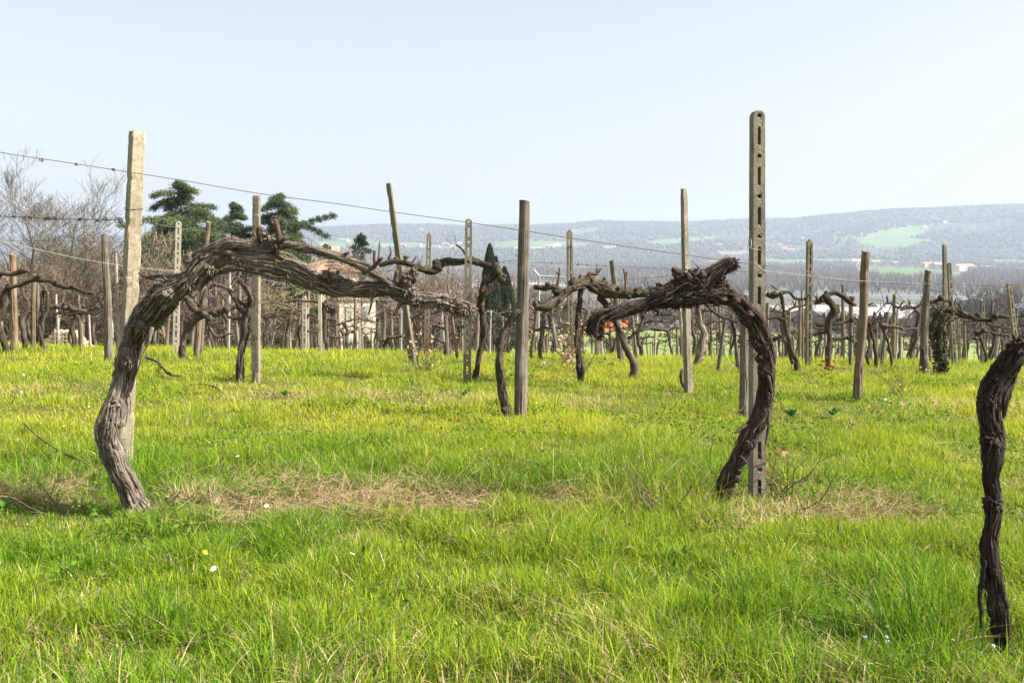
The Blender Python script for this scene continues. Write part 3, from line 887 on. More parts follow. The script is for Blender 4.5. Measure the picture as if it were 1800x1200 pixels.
def px_post(kind, top, bot, wt, wb, m, label, Y=None, rz=0.0, name=None, group=None, dlean=0.0, hidden_base=False, depth=None, seed=None, ties=(), phase=0.0, category='post'):
    """a vineyard post standing on the slope; Y = its distance when its foot is beyond the crest"""
    seed = abs(hash((top, bot))) % 997 if seed is None else seed
    seed = int(top[0] * 7 + top[1]) % 997
    if Y is None:
        g = G(bot[0], bot[1]); Y = g.y
    else:
        q = P(bot[0], bot[1], Y); g = Vector((q.x, q.y, gz(q.x, q.y)))
    tp = P(top[0], top[1], Y + dlean)
    # keep the direction seen, whatever the foot's height
    low = P(bot[0], bot[1], Y)
    if abs(low.z - g.z) > .02:
        k = (g.z - tp.z) / (low.z - tp.z)
        g = Vector((tp.x + (low.x - tp.x) * k, tp.y + (low.y - tp.y) * k, g.z))
    ax = (tp - g).normalized(); base = g - ax * .12
    L = (tp - base).length
    w1 = 2 * wr(wt, Y, top[1]); w0 = 2 * wr(wb, Y, top[1])
    if kind == 'holed':
        t_ = depth or w0 * .9
        me = holed_mesh(L, w0, w1, t_, phase=phase, hole=w1 * .235, slot=(w1 * .155, .042), rough=.002)
        me.materials.append(m)
        o = bpy.data.objects.new(name or 'concrete_post', me); COL.objects.link(o)
    elif kind == 'slotted':
        me = holed_mesh(L, w0, w1, depth or w0 * .9, pitch=.25, phase=phase, slot=(w1 * .14, .040), small=True, rough=.008)
        me.materials.append(m)
        o = bpy.data.objects.new(name or 'concrete_post', me); COL.objects.link(o)
    elif kind == 'square':
        mb = MB(); square_post(mb, L, w0, w1, depth or w0 * .85, depth or w1 * .85, seed)
        o = mb.obj(name or 'concrete_post', m, smooth=False)
    elif kind == 'pole':
        mb = MB(); segs(mb, [(0, 0, 0)], [(0, 0, L)], [w0 / 2], [w1 / 2], 10)
        v = [(math.cos(a) * w1 / 2, math.sin(a) * w1 / 2, L) for a in np.linspace(0, 2 * math.pi, 10, endpoint=False)] + [(0, 0, L + .003)]
        mb.add(v, None, [[10, i, (i + 1) % 10] for i in range(10)])
        o = mb.obj(name or 'metal_post', m)
    else:
        mb = MB(); wood_post(mb, L, w0 / 2, w1 / 2, seed)
        o = mb.obj(name or 'wooden_post', m)
    place_on(o, base, tp, rz)
    tag(o, label, category, group)
    for (ty, off) in ties:     # wire ring round the post, at picture height ty
        mb = MB(); z = (P(top[0], ty, Y) - base).dot(ax)
        a = np.linspace(0, 2 * np.pi, 25); hw = (w0 + (w1 - w0) * z / L) / 2 + .002; hd = (depth or (w0 * .85 if kind == 'square' else w0)) / 2 + .002
        if kind in ('square', 'holed'):
            m_ = np.maximum(np.abs(np.cos(a)), np.abs(np.sin(a)))
            x_ = np.cos(a) / m_ * hw; y_ = np.sin(a) / m_ * hd
        else: x_ = np.cos(a) * hw * 1.05; y_ = np.sin(a) * hw * 1.05
        p = np.stack([x_, y_, z + off * x_ / hw], -1)
        segs(mb, p[:-1], p[1:], np.full(24, .0016), np.full(24, .0016), 5)
        for k in range(3):
            q0 = p[12 + k]; q1 = q0 + np.array([-.01 - .01 * k, -.02, .012 * (k - 1)])
            segs(mb, [q0], [q1], [.0014], [.001], 5)
        mb.obj('tie_wire', M['rust'], o)
    return o, Y, g

# near row
left_post, YL, gL = px_post('square', (241, 232), (216, 838), 22.5, 27, M['concrete'], 'tall beige square concrete post with chipped top behind the left arching vine', Y=5.75, rz=.60, depth=.092, ties=((368, .006),))
# exposed pale chip at the head of the left post
mb = MB(); 
blob(mb, (.030, -.036, 0), (.010, .010, .034), 4, .35)
o = mb.obj('chipped_corner', M['plaster_white'], left_post); o.location = (0, 0, 2.1)
o.location = (0, 0, (P(241, 245, YL) - left_post.location).length)
right_post, YR, gR = px_post('holed', (1331, 196), (1331, 868), 20.5, 25, M['concrete_grey'], 'tallest grey concrete post with round holes and slots beside the right arching vine', Y=5.35, rz=.13, depth=.07)

POSTS = [
 # kind, top, bottom, width top, width bottom, material, Y (None = foot seen), rz, label
 ('wood', (921, 354), (915, 737), 19, 24, 'wood_grey', None, 0, 'thick cracked grey wooden post standing in the middle of the meadow'),
 ('holed', (824, 385), (821, 671), 12, 14, 'concrete_grey', None, .0, 'holed concrete post with rounded head where the long left vine arm ends'),
 ('square', (451, 344), (450, 673), 12, 14, 'concrete_grey', None, -.1, 'square concrete post behind the crown of the left arching vine'),
 ('square', (1202, 332), (1210, 690), 10, 13, 'concrete_grey', None, .55, 'slim concrete post with a row of tiny holes behind the right vine head'),
 ('wood', (1523, 442), (1507, 706), 14, 17, 'wood_brown', None, 0, 'leaning brown wooden post alone in the right meadow'),
 ('wood', (185, 412), (190, 638), 11, 15, 'wood_grey', None, 0, 'grey wooden post just left of the tall beige post'),
 ('square', (683, 322), (725, 636), 8, 12, 'concrete_dark', 12.6, -.2, 'brownish concrete post leaning strongly to the left'),
 ('slotted', (1001, 406), (1003, 640), 9, 10, 'concrete_mossy', 14.2, .1, 'mossy slotted concrete post right of the thick central wooden post'),
 ('slotted', (1423, 423), (1421, 647), 9, 10, 'concrete_mossy', 13.5, .1, 'lichen covered slotted concrete post right of the tallest holed post'),
 ('wood', (1632, 476), (1623, 662), 12, 15, 'wood_grey', None, 0, 'dark wooden post left of the ivy covered trunk'),
 ('square', (1660, 430), (1662, 652), 6, 7, 'concrete_dark', 14.0, .2, 'tall thin dark concrete post rising from the ivy'),
 ('holed', (1668, 462), (1678, 652), 6, 7, 'concrete_mossy', 14.8, .1, 'slightly leaning holed post right beside the ivy covered trunk'),
 ('holed', (1685, 560), (1687, 652), 4, 5, 'concrete_mossy', 18.0, .0, 'short thin holed post below the mossy arm on the right'),
 ('holed', (1727, 528), (1728, 652), 6, 7, 'concrete_dark', 15.5, .1, 'holed post crossing the right mossy vine arm'),
 ('holed', (1773, 498), (1790, 640), 7, 8, 'concrete_grey', 15.0, .1, 'holed post leaning left above the near dark trunk'),
 ('wood', (1755, 578), (1748, 635), 4, 5, 'wood_pale', 20.0, 0, 'small pale stake left of the near dark trunk top'),
 ('holed', (314, 390), (309, 612), 9, 11, 'concrete_pale', 14.3, .25, 'pale holed concrete post seen left of the vine arch'),
 ('wood', (368, 390), (346, 617), 8, 11, 'wood_tan', 13.5, 0, 'peeling orange brown post under the left vine arch'),
 ('wood', (350, 515), (344, 604), 6, 7, 'wood_pale', 15.0, 0, 'whitish bare stake left of the orange brown post'),
 ('wood', (362, 505), (354, 616), 7, 8, 'wood_grey', 14.6, 0, 'pale grey stake right of the orange brown post'),
 ('pole', (404, 478), (402, 610), 4, 4, 'metal_pole', 17.0, 0, 'thin round metal post under the left vine arch'),
 ('wood', (202, 445), (209, 634), 5, 7, 'wood_pale', 14.5, 0, 'thin pale leaning stake between grey wooden and tall beige posts'),
 ('wood', (21, 447), (26, 615), 11, 13, 'wood_tan', 14.2, 0, 'thick tan stripped post at the left edge'),
 ('wood', (62, 482), (57, 617), 7, 8, 'wood_brown', 14.6, 0, 'straight light brown stake second from the left edge'),
 ('wood', (66, 490), (70, 610), 5, 6, 'wood_grey', 17.0, 0, 'slim grey stake with blue tie behind the light brown one'),
 ('wood', (95, 578), (96, 613), 4, 4, 'wood_grey', 20.0, 0, 'short grey stake in front of the log pile'),
 ('wood', (136, 527), (144, 621), 5, 7, 'wood_brown', 15.0, 0, 'leaning brown stake under the low left vine'),
 ('wood', (155, 553), (160, 624), 4, 5, 'wood_pale', 15.5, 0, 'whitish thin stake right of the low left vine'),
 ('holed', (535, 521), (535, 630), 7, 7, 'concrete_pale', 17.0, .1, 'pale holed post below the middle of the left vine arm'),
 ('square', (541, 541), (541, 628), 4, 5, 'concrete_pale', 19.5, .1, 'small pale square post close behind a pale holed post'),
 ('square', (562, 512), (563, 629), 6, 7, 'concrete_pale', 16.0, .1, 'white concrete post left of the plastered house'),
 ('square', (632, 572), (633, 632), 4, 5, 'concrete_pale', 20.0, .1, 'short pale post in front of the plastered house corner'),
 ('wood', (652, 585), (653, 632), 3, 4, 'wood_brown', 22.0, 0, 'short thin brown stake right of the plastered house'),
 ('wood', (677, 549), (673, 628), 6, 7, 'wood_grey', 17.5, 0, 'grey round stake left of the leaning concrete post'),
 ('pole', (706, 540), (705, 628), 3, 3, 'metal_pole', 19.0, 0, 'thin metal pole just left of the leaning concrete post'),
 ('slotted', (754, 411), (749, 630), 8, 9, 'concrete_mossy', 14.5, .1, 'slotted mossy concrete post left of the rounded head holed post'),
 ('wood', (782, 555), (785, 636), 6, 8, 'wood_grey', 15.0, 0, 'stout grey stake between two slotted posts'),
 ('wood', (785, 496), (804, 637), 4, 6, 'wood_brown', 14.5, 0, 'thin brown stake leaning left beside the rounded head post'),
 ('holed', (776, 560), (776, 634), 4, 4, 'concrete_mossy', 20.0, .1, 'small distant holed post beside the stout grey stake'),
 ('pole', (863, 545), (861, 618), 3, 3, 'metal_pole', 24.0, 0, 'thin white pole standing before the cypresses'),
 ('wood', (943, 540), (933, 636), 6, 7, 'wood_brown', 15.0, 0, 'brown leaning stake just right of the thick central post'),
 ('wood', (1074, 458), (1094, 644), 9, 13, 'wood_grey', 13.8, 0, 'grey wooden post leaning left above the hanging vine head'),
 ('square', (1050, 530), (1050, 636), 4, 4, 'concrete_grey', 18.0, .1, 'thin square post between mossy arm and hanging vine head'),
 ('wood', (961, 592), (962, 631), 4, 4, 'wood_grey', 20.0, 0, 'short grey stub stake right of the central wooden post'),
 ('wood', (1111, 555), (1119, 641), 5, 6, 'wood_grey', 16.0, 0, 'slim dark stake under the right vine arm'),
 ('wood', (1194, 540), (1201, 640), 5, 7, 'wood_pale', 15.5, 0, 'pale leaning stake touching the slim concrete post'),
 ('wood', (1273, 555), (1261, 666), 6, 8, 'wood_grey', 12.6, 0, 'grey stake leaning right under the right vine arch'),
 ('wood', (1286, 552), (1301, 664), 6, 8, 'wood_grey', 13.0, 0, 'grey stake leaning left under the right vine arch'),
 ('wood', (1311, 520), (1309, 747), 14, 16, 'wood_grey', 8.4, 0, 'dark grey wooden post directly behind the right arching trunk'),
 ('wood', (1497, 524), (1496, 648), 6, 7, 'wood_grey', 14.5, 0, 'grey stake just left of the leaning brown post'),
 ('wood', (1527, 568), (1535, 652), 4, 5, 'wood_pale', 16.0, 0, 'pale slanting stake just right of the leaning brown post'),
 ('wood', (1562, 548), (1549, 652), 6, 8, 'wood_grey', 14.5, 0, 'tilted grey stake between brown and dark wooden posts'),
 ('wood', (1548, 578), (1549, 640), 4, 4, 'wood_pale', 19.0, 0, 'thin upright pale stake behind the tilted grey stake'),
 ('wood', (1585, 592), (1584, 650), 4, 5, 'wood_pale', 18.0, 0, 'light short stake left of the dark wooden post'),
 ('wood', (1634, 610), (1636, 652), 5, 5, 'wood_grey', 17.0, 0, 'short grey stake in the gap beside the ivy covered trunk'),
 ('wood', (1408, 511), (1412, 640), 3, 4, 'wood_brown', 15.5, 0, 'whip thin brown stake left of the lichen covered post'),
 ('wood', (1364, 590), (1367, 645), 4, 4, 'wood_pale', 17.0, 0, 'pale thin stake right of the right arching trunk'),
 ('wood', (1394, 592), (1397, 640), 4, 4, 'wood_grey', 18.0, 0, 'short dark stake beside a forked vine trunk'),
 ('holed', (1768, 600), (1770, 645), 4, 4, 'concrete_grey', 21.0, .1, 'tiny holed post beside the near dark trunk'),
 ('wood', (1153, 575), (1150, 640), 4, 4, 'wood_pale', 20.0, 0, 'pale stake left of the slim concrete post in the far rows'),
]
for (kd, tp, bt, w1, w0, m, Y, rz, lab) in POSTS:
    mt = M[m]
    o, yy, g = px_post(kd, tp, bt, w1, w0, mt, lab, Y=Y, rz=rz, ties=(((448, .004),) if tp == (921, 354) else ((500, .002),) if tp == (1523, 442) else ()))
    if tp == (1202, 332):
        # flat dark discs on the front face, painting the shade inside pin holes
        L = (P(1202, 332, yy) - o.location).length
        mb = MB()
        for k in range(11):
            z = L - .05 - k * .155
            if z < .2: break
            w = (.052 + (.07 - .052) * (1 - z / L)) / 2
            a = np.linspace(0, 2 * np.pi, 9, endpoint=False)
            v = [(math.cos(t) * .0055, -w * .92 - .0005, z + math.sin(t) * .0055) for t in a]
            mb = MB(); mb.add(v, None, [[0, i, i + 1] for i in range(1, 8)])
            mb.obj('hole_shade_disc', M['pane'], o)

# ------------------------------------------------------------------ vines
def vine(label, trunk, arms=(), spurs=(), knobs=(), Y=None, m='bark_mid', hero=0, group=None, seed=1, sink=True, canes=(), auto=0, cat='grapevine', name='grapevine'):
    if Y is None:
        g = G(trunk[0][0], trunk[0][1]); Y = g.y
    else:
        q = P(trunk[0][0], trunk[0][1], Y); g = Vector((q.x, q.y, gz(q.x, q.y)))
    root = empty(name, g); tag(root, label, cat, group)
    O = np.array(g)
    def conv(pts):
        w = []; r = []
        for p in pts:
            yy = Y + (p[3] if len(p) > 3 else 0)
            w.append(np.array(P(p[0], p[1], yy))); r.append(wr(p[2], yy, p[1]))
        return w, r
    ns, ds = ((110, .0065) if hero == 2 else (40, .012) if hero == 1 else (14, .035))
    st = dict(strand=.40, fine=.14, lump=.34) if hero == 2 else dict(strand=.28, fine=.12, lump=.42) if hero == 1 else dict(strand=.2, fine=.1, lump=.5)
    rs = random.Random(seed)
    # trunk
    w, r = conv(trunk)
    if sink:
        b = w[0].copy(); b[2] = min(b[2], O[2]) - .06
        w = [b] + w; r = [r[0] * 1.15] + r
    mb = MB()
    if hero: rope(mb, w, [q * {'bark_pale': .92, 'bark_near': .94}.get(m, 1.02) for q in r], ns, ds, seed, 260 if hero == 2 else 40, 2.4, .22, K=8 if hero == 2 else 4, **st)
    else: limb(mb, w, r, ns, ds, seed=seed, twist=3, slen=.22, **st)
    if hero:
        for k in range(5):   # root flare
            a = k * 1.256 + rs.random(); rr = r[1]
            blob(mb, w[1] + np.array([math.cos(a) * rr * .7, math.sin(a) * rr * .7, -rr * .5]), (rr * .45, rr * .45, rr * .9), seed + k, .3)
    mb.obj('trunk', M[m], root, O)
    allpts = []
    for ai, a in enumerate(arms):
        w, r = conv(a); r = [q * (.92 if m == 'bark_pale' else 1.05) for q in r]
        mb = MB()
        c, rr, N, B, s = limb(mb, w, r, ns, ds, seed=seed + 11 * (ai + 1), strips=(190 if hero == 2 and r[0] > .02 else 20 if hero else 0), twist=3 + ai, slen=.18, **st)
        if hero and a[0][2] > 11: rope(mb, w, r, ns, ds, seed + 5 + ai, 0, 2.4, .2, K=6 if hero == 2 else 3, **st)
        n = int(auto * s[-1] * 7)
        for k in range(n):
            i = rs.randrange(2, len(c) - 1); q = c[i] + np.array([rs.gauss(0, .5), rs.gauss(0, .5), rs.gauss(.5, .5)]) * rr[i] * .9
            blob(mb, q, rr[i] * rs.uniform(.5, 1.15), seed + k * 3 + ai, .6, 14, 10)
        mb.obj('arm', M[m], root, O)
        for k in range(int(auto * s[-1] * 2.6)):
            i = rs.randrange(3, len(c) - 1); p0 = c[i] + np.array([0, 0, rr[i] * .7])
            Ls = rs.uniform(.03, .11); d = np.array([rs.gauss(0, .5), rs.gauss(0, .4), 1]); d /= np.linalg.norm(d)
            p1 = p0 + d * Ls * .5 + np.array([rs.gauss(0, .01), 0, 0]); p2 = p1 + (d + np.array([rs.gauss(0, .5), 0, 0])) * Ls * .5
            ms = MB(); limb(ms, [p0, p1, p2], [.006, .0048, .0035], 7, .012, lump=.1, seed=seed + k); ms.obj('spur', M['spur'] if rs.random() < .5 else M[m], root, O)
    if knobs:
        for ki, kb in enumerate(knobs):
            mb = MB()
            yy = Y + (kb[3] if len(kb) > 3 else 0)
            cc = np.array(P(kb[0], kb[1], yy)); R_ = wr(kb[2] * 2, yy, kb[1])
            R_ *= 1.12
            nb = 6 if hero == 2 else 3
            for j in range(nb):
                of = np.clip(np.array([rs.gauss(0, .5), rs.gauss(-.15, .4), rs.gauss(0, .45)]), -.8, .8) * R_ * (j > 0)
                blob(mb, cc + of, R_ * (.75 if j == 0 else rs.uniform(.3, .55)), seed + ki * 7 + j, .5, 26 if hero == 2 else 14, 18 if hero == 2 else 10)
            if hero == 2:   # shaggy fibres round the old pruning heads
                for j in range(30):
                    d = np.array([rs.gauss(0, 1), rs.gauss(-.3, 1), rs.gauss(-.25, 1)]); d /= np.linalg.norm(d)
                    p0 = cc + d * R_ * .7; p1 = p0 + (d + np.array([0, 0, .2])) * R_ * rs.uniform(.3, .7); p2 = p1 + (d + np.array([rs.gauss(0, .5), 0, -.6])) * R_ * rs.uniform(.2, .5)
                    limb(mb, [p0 - d * R_ * .3, p1, p2], [.006, .0035, .0008], 5, .012, lump=.1, seed=seed + j)
            mb.obj('knotted_head', M[m], root, O)
    for si, s_ in enumerate(spurs):
        w, r = conv(s_); ms = MB()
        limb(ms, w, r, 16 if hero == 2 else 8, .012, strand=.1, lump=.15, seed=seed + 60 + si, capr=.1); ms.obj('spur', M['spur'], root, O)
    for ci, s_ in enumerate(canes):
        w, r = conv(s_); ms = MB()
        limb(ms, w, r, 6, .02, strand=.05, lump=.4, seed=seed + 80 + ci); ms.obj('cane', M[m], root, O)
    return root, Y, g

# the great left vine
LV = vine('great pale vine arching from the left post to the middle, with peeling silver bark',
  [(246, 905, 66, -.04), (236, 880, 60, -.05), (216, 845, 52, -.06), (197, 808, 46, -.06), (190, 768, 42, -.05), (201, 728, 44, -.03), (212, 690, 42, -.02), (218, 655, 42), (226, 622, 50), (240, 588, 58), (258, 556, 64, -.03), (282, 528, 66, -.06), (306, 508, 60, -.08), (330, 488, 56, -.1), (352, 466, 52, -.1), (376, 450, 46, -.1)],
  arms=[[(345, 474, 40, -.1), (372, 452, 46, -.1), (402, 446, 44, -.1), (440, 456, 46, -.1), (480, 462, 50, -.1), (520, 477, 46, -.1), (560, 496, 38, -.1), (600, 506, 30, -.1), (640, 505, 25, -.1), (672, 507, 23, -.1), (700, 514, 28, -.1), (732, 526, 26, -.1), (762, 527, 24, -.1), (790, 535, 26, -.1), (814, 543, 26, -.1), (829, 548, 18, -.1)],
        [(345, 455, 22, -.12), (372, 438, 20, -.13), (405, 427, 18, -.13), (440, 434, 22, -.12), (470, 432, 30, -.12), (505, 432, 15, -.14), (540, 437, 14, -.15), (590, 449, 16, -.16), (630, 465, 17, -.16), (656, 478, 17, -.15), (690, 500, 16, -.13), (708, 512, 16, -.12)],
        [(335, 520, 16, .02), (354, 496, 15, .03), (380, 478, 12, .02), (420, 472, 9), (470, 484, 7), (505, 488, 4)],
        [(318, 486, 12, .0), (290, 484, 11, .05), (262, 488, 8, .1), (244, 480, 4, .12)],
        [(560, 512, 10, -.1), (610, 518, 8, -.1), (650, 520, 9, -.1), (690, 516, 8, -.1)]],
  spurs=[[(457, 425, 9, -.14), (454, 408, 8, -.16), (456, 397, 7, -.17)], [(451, 424, 7, -.1), (447, 410, 6, -.1)],
         [(492, 425, 13, -.15), (489, 408, 10, -.17), (484, 386, 8, -.18)], [(488, 402, 8, -.17), (481, 393, 7, -.18), (477, 389, 6, -.19)], [(490, 428, 9, -.15), (503, 417, 6, -.17)],
         [(660, 470, 7, -.16), (658, 455, 5, -.17), (658, 441, 5, -.18)], [(663, 466, 5, -.16), (666, 447, 3, -.17), (667, 425, 2.5, -.17)], [(650, 476, 8, -.16), (660, 464, 7, -.18), (672, 453, 6, -.2)],
         [(683, 456, 5, -.1), (687, 444, 4, -.1), (685, 433, 2.5, -.1)], [(694, 498, 10, -.13), (696, 485, 9, -.14), (698, 476, 7, -.15)], [(705, 498, 9, -.13), (712, 484, 7, -.15)], [(600, 451, 7, -.16), (614, 443, 5, -.18)]],
  knobs=[(470, 424, 12, -.12), (447, 428, 8, -.1), (486, 430, 8, -.14), (292, 500, 11, -.1), (355, 458, 8, -.12), (575, 483, 9, -.12), (592, 487, 10, -.12), (612, 497, 9, -.12), (722, 490, 11, -.12), (728, 478, 6, -.12), (716, 508, 12, -.12), (738, 530, 10, -.12), (775, 530, 10, -.11), (795, 537, 12, -.11), (815, 543, 12, -.11), (826, 548, 9, -.11), (248, 574, 12, -.06), (300, 522, 12, -.1), (335, 500, 10, -.12), (228, 636, 9, -.04), (205, 712, 9, -.04), (196, 790, 9, -.06), (372, 470, 10, -.12), (420, 458, 9, -.12), (510, 486, 9, -.12), (545, 498, 8, -.12), (652, 512, 8, -.12)],
  canes=[[(652, 515, 4, -.1), (653, 532, 5, -.1), (648, 552, 3, -.1)], [(706, 528, 8, -.1), (700, 541, 7, -.1), (691, 554, 2, -.1)], [(420, 470, 2.5), (415, 488, 2.5), (405, 500, 2)], [(498, 480, 2, -.1), (503, 492, 2, -.1), (512, 503, 1.5, -.1)]],
  m='bark_pale', hero=2, seed=3)

# the right arching vine
RV = vine('dark shaggy vine arching left from the tallest holed post',
  [(1264, 888, 46, -.05), (1280, 850, 38, -.06), (1296, 808, 35, -.07), (1316, 768, 34, -.07), (1333, 730, 32, -.06), (1338, 692, 31, -.05), (1341, 652, 34, -.06), (1342, 622, 38, -.06), (1334, 600, 38, -.07), (1325, 580, 38, -.08), (1313, 558, 42, -.1), (1296, 537, 44, -.1), (1274, 521, 50, -.1), (1248, 510, 54, -.1), (1222, 508, 52, -.1)],
  arms=[[(1238, 508, 52, -.1), (1218, 510, 52, -.1), (1190, 516, 42, -.1), (1163, 525, 36, -.1), (1138, 533, 20, -.1), (1110, 541, 21, -.1), (1082, 549, 19, -.1), (1062, 557, 22, -.1), (1050, 573, 24, -.1), (1044, 585, 16, -.1)],
        [(1235, 500, 38, -.1), (1256, 484, 30, -.12), (1275, 471, 22, -.13), (1292, 463, 19, -.14)],
        [(1218, 494, 18, -.1), (1200, 485, 11, -.12), (1182, 474, 8, -.13)],
        [(1238, 530, 7, -.14), (1255, 549, 5, -.15), (1275, 558, 5, -.15), (1295, 566, 4, -.12)],
        [(1345, 612, 10, -.05), (1356, 600, 7, -.07), (1372, 592, 5, -.08), (1380, 598, 3, -.1)]],
  spurs=[[(1190, 478, 7, -.12), (1183, 472, 6, -.14)], [(1195, 494, 5, -.1), (1186, 486, 4, -.1), (1181, 481, 3, -.1)]],
  knobs=[(1230, 492, 17, -.12), (1210, 500, 14, -.12), (1245, 508, 15, -.1), (1186, 507, 12, -.11), (1168, 512, 13, -.11), (1172, 530, 10, -.11), (1290, 464, 8, -.14), (1150, 528, 8, -.1), (1060, 556, 9, -.1), (1072, 545, 6, -.1), (1048, 574, 11, -.1), (1054, 586, 9, -.1), (1039, 582, 7, -.1), (1200, 528, 10, -.1), (1216, 524, 13, -.1), (1188, 534, 9, -.1), (1256, 520, 12, -.1), (1134, 540, 7, -.1), (1268, 500, 10, -.12), (1198, 492, 10, -.12), (1344, 606, 12, -.07), (1330, 596, 10, -.09), (1340, 650, 9, -.08), (1322, 768, 8, -.08)],
  canes=[[(1286, 563, 4, -.1), (1292, 590, 5, -.1), (1285, 612, 3, -.1)], [(1240, 480, 1.8, -.1), (1228, 470, 1.6, -.1), (1215, 458, 1, -.1)], [(1150, 545, 4, -.08), (1158, 548, 4, -.08), (1152, 556, 3, -.08)]],
  m='bark_dark', hero=2, seed=17)
# torn bark flakes on its trunk
mb = MB()
for (a, b, c, w) in [((1312, 745), (1298, 757), (1286, 762), 9), ((1310, 712), (1300, 722), (1294, 728), 6), ((1353, 720), (1350, 752), (1343, 792), 8), ((1350, 660), (1356, 690), (1352, 720), 7), ((1330, 620), (1318, 640), (1316, 668), 6), ((1350, 690), (1362, 706), (1368, 704), 4), ((1300, 800), (1312, 812), (1316, 820), 5)]:
    y0 = RV[1] - .12; mb = MB()
    limb(mb, [P(a[0], a[1], y0), P(b[0], b[1], y0 - .02), P(c[0], c[1], y0 - .03)], [wr(w, y0, a[1]), wr(w * .7, y0, a[1]), wr(1, y0, a[1])], 8, .01, lump=.3, strand=.3, seed=a[0])
    mb.obj('torn_bark', M['bark_dark'], RV[0], np.array(RV[0].location))
mb = MB()
for (a, b, c, w) in [((222, 700), (224, 725), (220, 752), 4), ((216, 708), (212, 735), (216, 762), 4), ((228, 690), (230, 712), (226, 735), 3.5), ((206, 715), (204, 745), (210, 775), 4), ((212, 700), (214, 728), (208, 756), 3), ((268, 575), (262, 600), (250, 622), 8), ((262, 590), (250, 612), (240, 640), 6), ((244, 632), (242, 643), (240, 650), 4)]:
    y0 = LV[1] - .13; mb = MB()
    limb(mb, [P(a[0], a[1], y0), P(b[0], b[1], y0 - .015), P(c[0], c[1], y0 - .01)], [wr(w, y0, a[1]), wr(w * .8, y0, a[1]), wr(.6, y0, a[1])], 6, .01, lump=.3, strand=.3, seed=a[0])
    mb.obj('torn_bark', M['bark_pale'], LV[0], np.array(LV[0].location))

# near dark trunk at the right edge
NV = vine('blackish vine trunk close to the camera at the right edge',
  [(1768, 1160, 44), (1760, 1115, 42), (1751, 1060, 38), (1744, 1000, 34), (1740, 935, 31), (1744, 885, 36), (1741, 830, 31), (1743, 778, 40), (1739, 725, 40), (1747, 680, 46), (1766, 645, 50), (1792, 618, 46), (1825, 598, 42), (1870, 580, 38), (1930, 570, 34), (2010, 560, 30)],
  arms=[[(1786, 640, 20, .02), (1776, 672, 14, .02), (1768, 705, 12, 0), (1763, 735, 4, 0)],
        [(1732, 985, 6, -.03), (1727, 1015, 9, -.03), (1723, 1050, 8, -.03), (1725, 1105, 3, -.03)]],
  knobs=[(1743, 772, 14, -.02), (1745, 885, 12, -.02), (1790, 605, 14, -.02), (1735, 700, 10), (1758, 655, 12)],
  m='bark_near', hero=2, seed=29)

# middle distance vines, most with their feet in sight
vine('slender vine trunk beside the rounded head holed post, long mossy arm to the left',
  [(835, 672, 15), (841, 640, 14), (850, 600, 15), (848, 560, 15), (845, 525, 16), (856, 498, 17), (872, 484, 16)],
  arms=[[(884, 496, 10, -.1), (876, 482, 16), (862, 470, 14), (838, 460, 10, .1), (800, 460, 13, .1), (778, 462, 16, .1), (762, 477, 12, .05), (735, 472, 10), (710, 463, 9), (690, 461, 9), (668, 466, 7)]],
  spurs=[[(822, 455, 6, .1), (814, 440, 4, .1), (802, 430, 3, .1)], [(712, 460, 5), (714, 450, 6)], [(722, 465, 4), (732, 451, 3)]],
  knobs=[(874, 478, 10), (884, 492, 7, -.1), (790, 459, 8, .1), (713, 453, 5)], m='bark_mossy', hero=1, seed=41, auto=1.2)
vine('vine trunk bending into the thick central wooden post',
  [(893, 738, 20), (889, 700, 20), (882, 665, 19), (877, 630, 20), (880, 600, 19), (893, 572, 18), (906, 553, 17), (922, 546, 14, .06)], knobs=[(878, 598, 8)], m='bark_mid', hero=1, seed=43)
vine('mossy knobbly vine spreading right from behind the thick central wooden post',
  [(1020, 642, 14), (1016, 610, 11), (1015, 570, 11), (1018, 535, 12), (1022, 505, 12)], Y=10.5,
  arms=[[(938, 536, 16, -.3), (960, 538, 20, -.3), (985, 522, 17, -.2), (1010, 505, 16, -.1), (1030, 497, 20), (1052, 506, 22), (1075, 516, 18), (1105, 518, 16), (1135, 516, 14), (1165, 512, 14)],
        [(938, 504, 8, -.2), (955, 507, 9, -.2), (972, 505, 9, -.2), (980, 515, 14, -.2)],
        [(1052, 522, 14, .05), (1066, 538, 10, .05), (1072, 548, 8, .05)],
        [(1030, 500, 10, .1), (1055, 494, 8, .1), (1085, 506, 10, .1), (1110, 510, 10, .1)]],
  spurs=[[(979, 508, 8, -.2), (982, 490, 5, -.2), (984, 471, 3.5, -.2)], [(983, 484, 3, -.2), (977, 478, 2.5, -.2)], [(1034, 495, 9), (1037, 480, 8), (1047, 482, 6), (1057, 472, 3.5)], [(1048, 480, 4), (1050, 470, 3)], [(1100, 512, 5), (1099, 490, 4), (1096, 472, 3)], [(1100, 492, 3.5), (1102, 477, 3.5)], [(1020, 498, 6), (1021, 486, 8), (1020, 482, 5)]],
  knobs=[(980, 510, 9, -.2), (1040, 500, 9), (1060, 508, 10), (1085, 513, 8), (1100, 514, 8), (1120, 512, 8), (975, 530, 8, -.2), (945, 538, 8, -.3), (1135, 514, 7)], m='bark_mossy', hero=1, seed=47, auto=1.0)
vine('slim leaning vine trunk right of the post above the hanging head',
  [(1113, 642, 15), (1103, 615, 13), (1092, 590, 12), (1082, 565, 12), (1074, 545, 10)], Y=11.2, arms=[[(1105, 618, 8), (1104, 600, 7), (1112, 590, 6), (1130, 580, 5), (1150, 578, 5), (1176, 582, 4)], [(1112, 588, 6), (1125, 575, 5), (1130, 552, 7), (1135, 530, 7)]], m='bark_mid', hero=0, seed=49, auto=1)
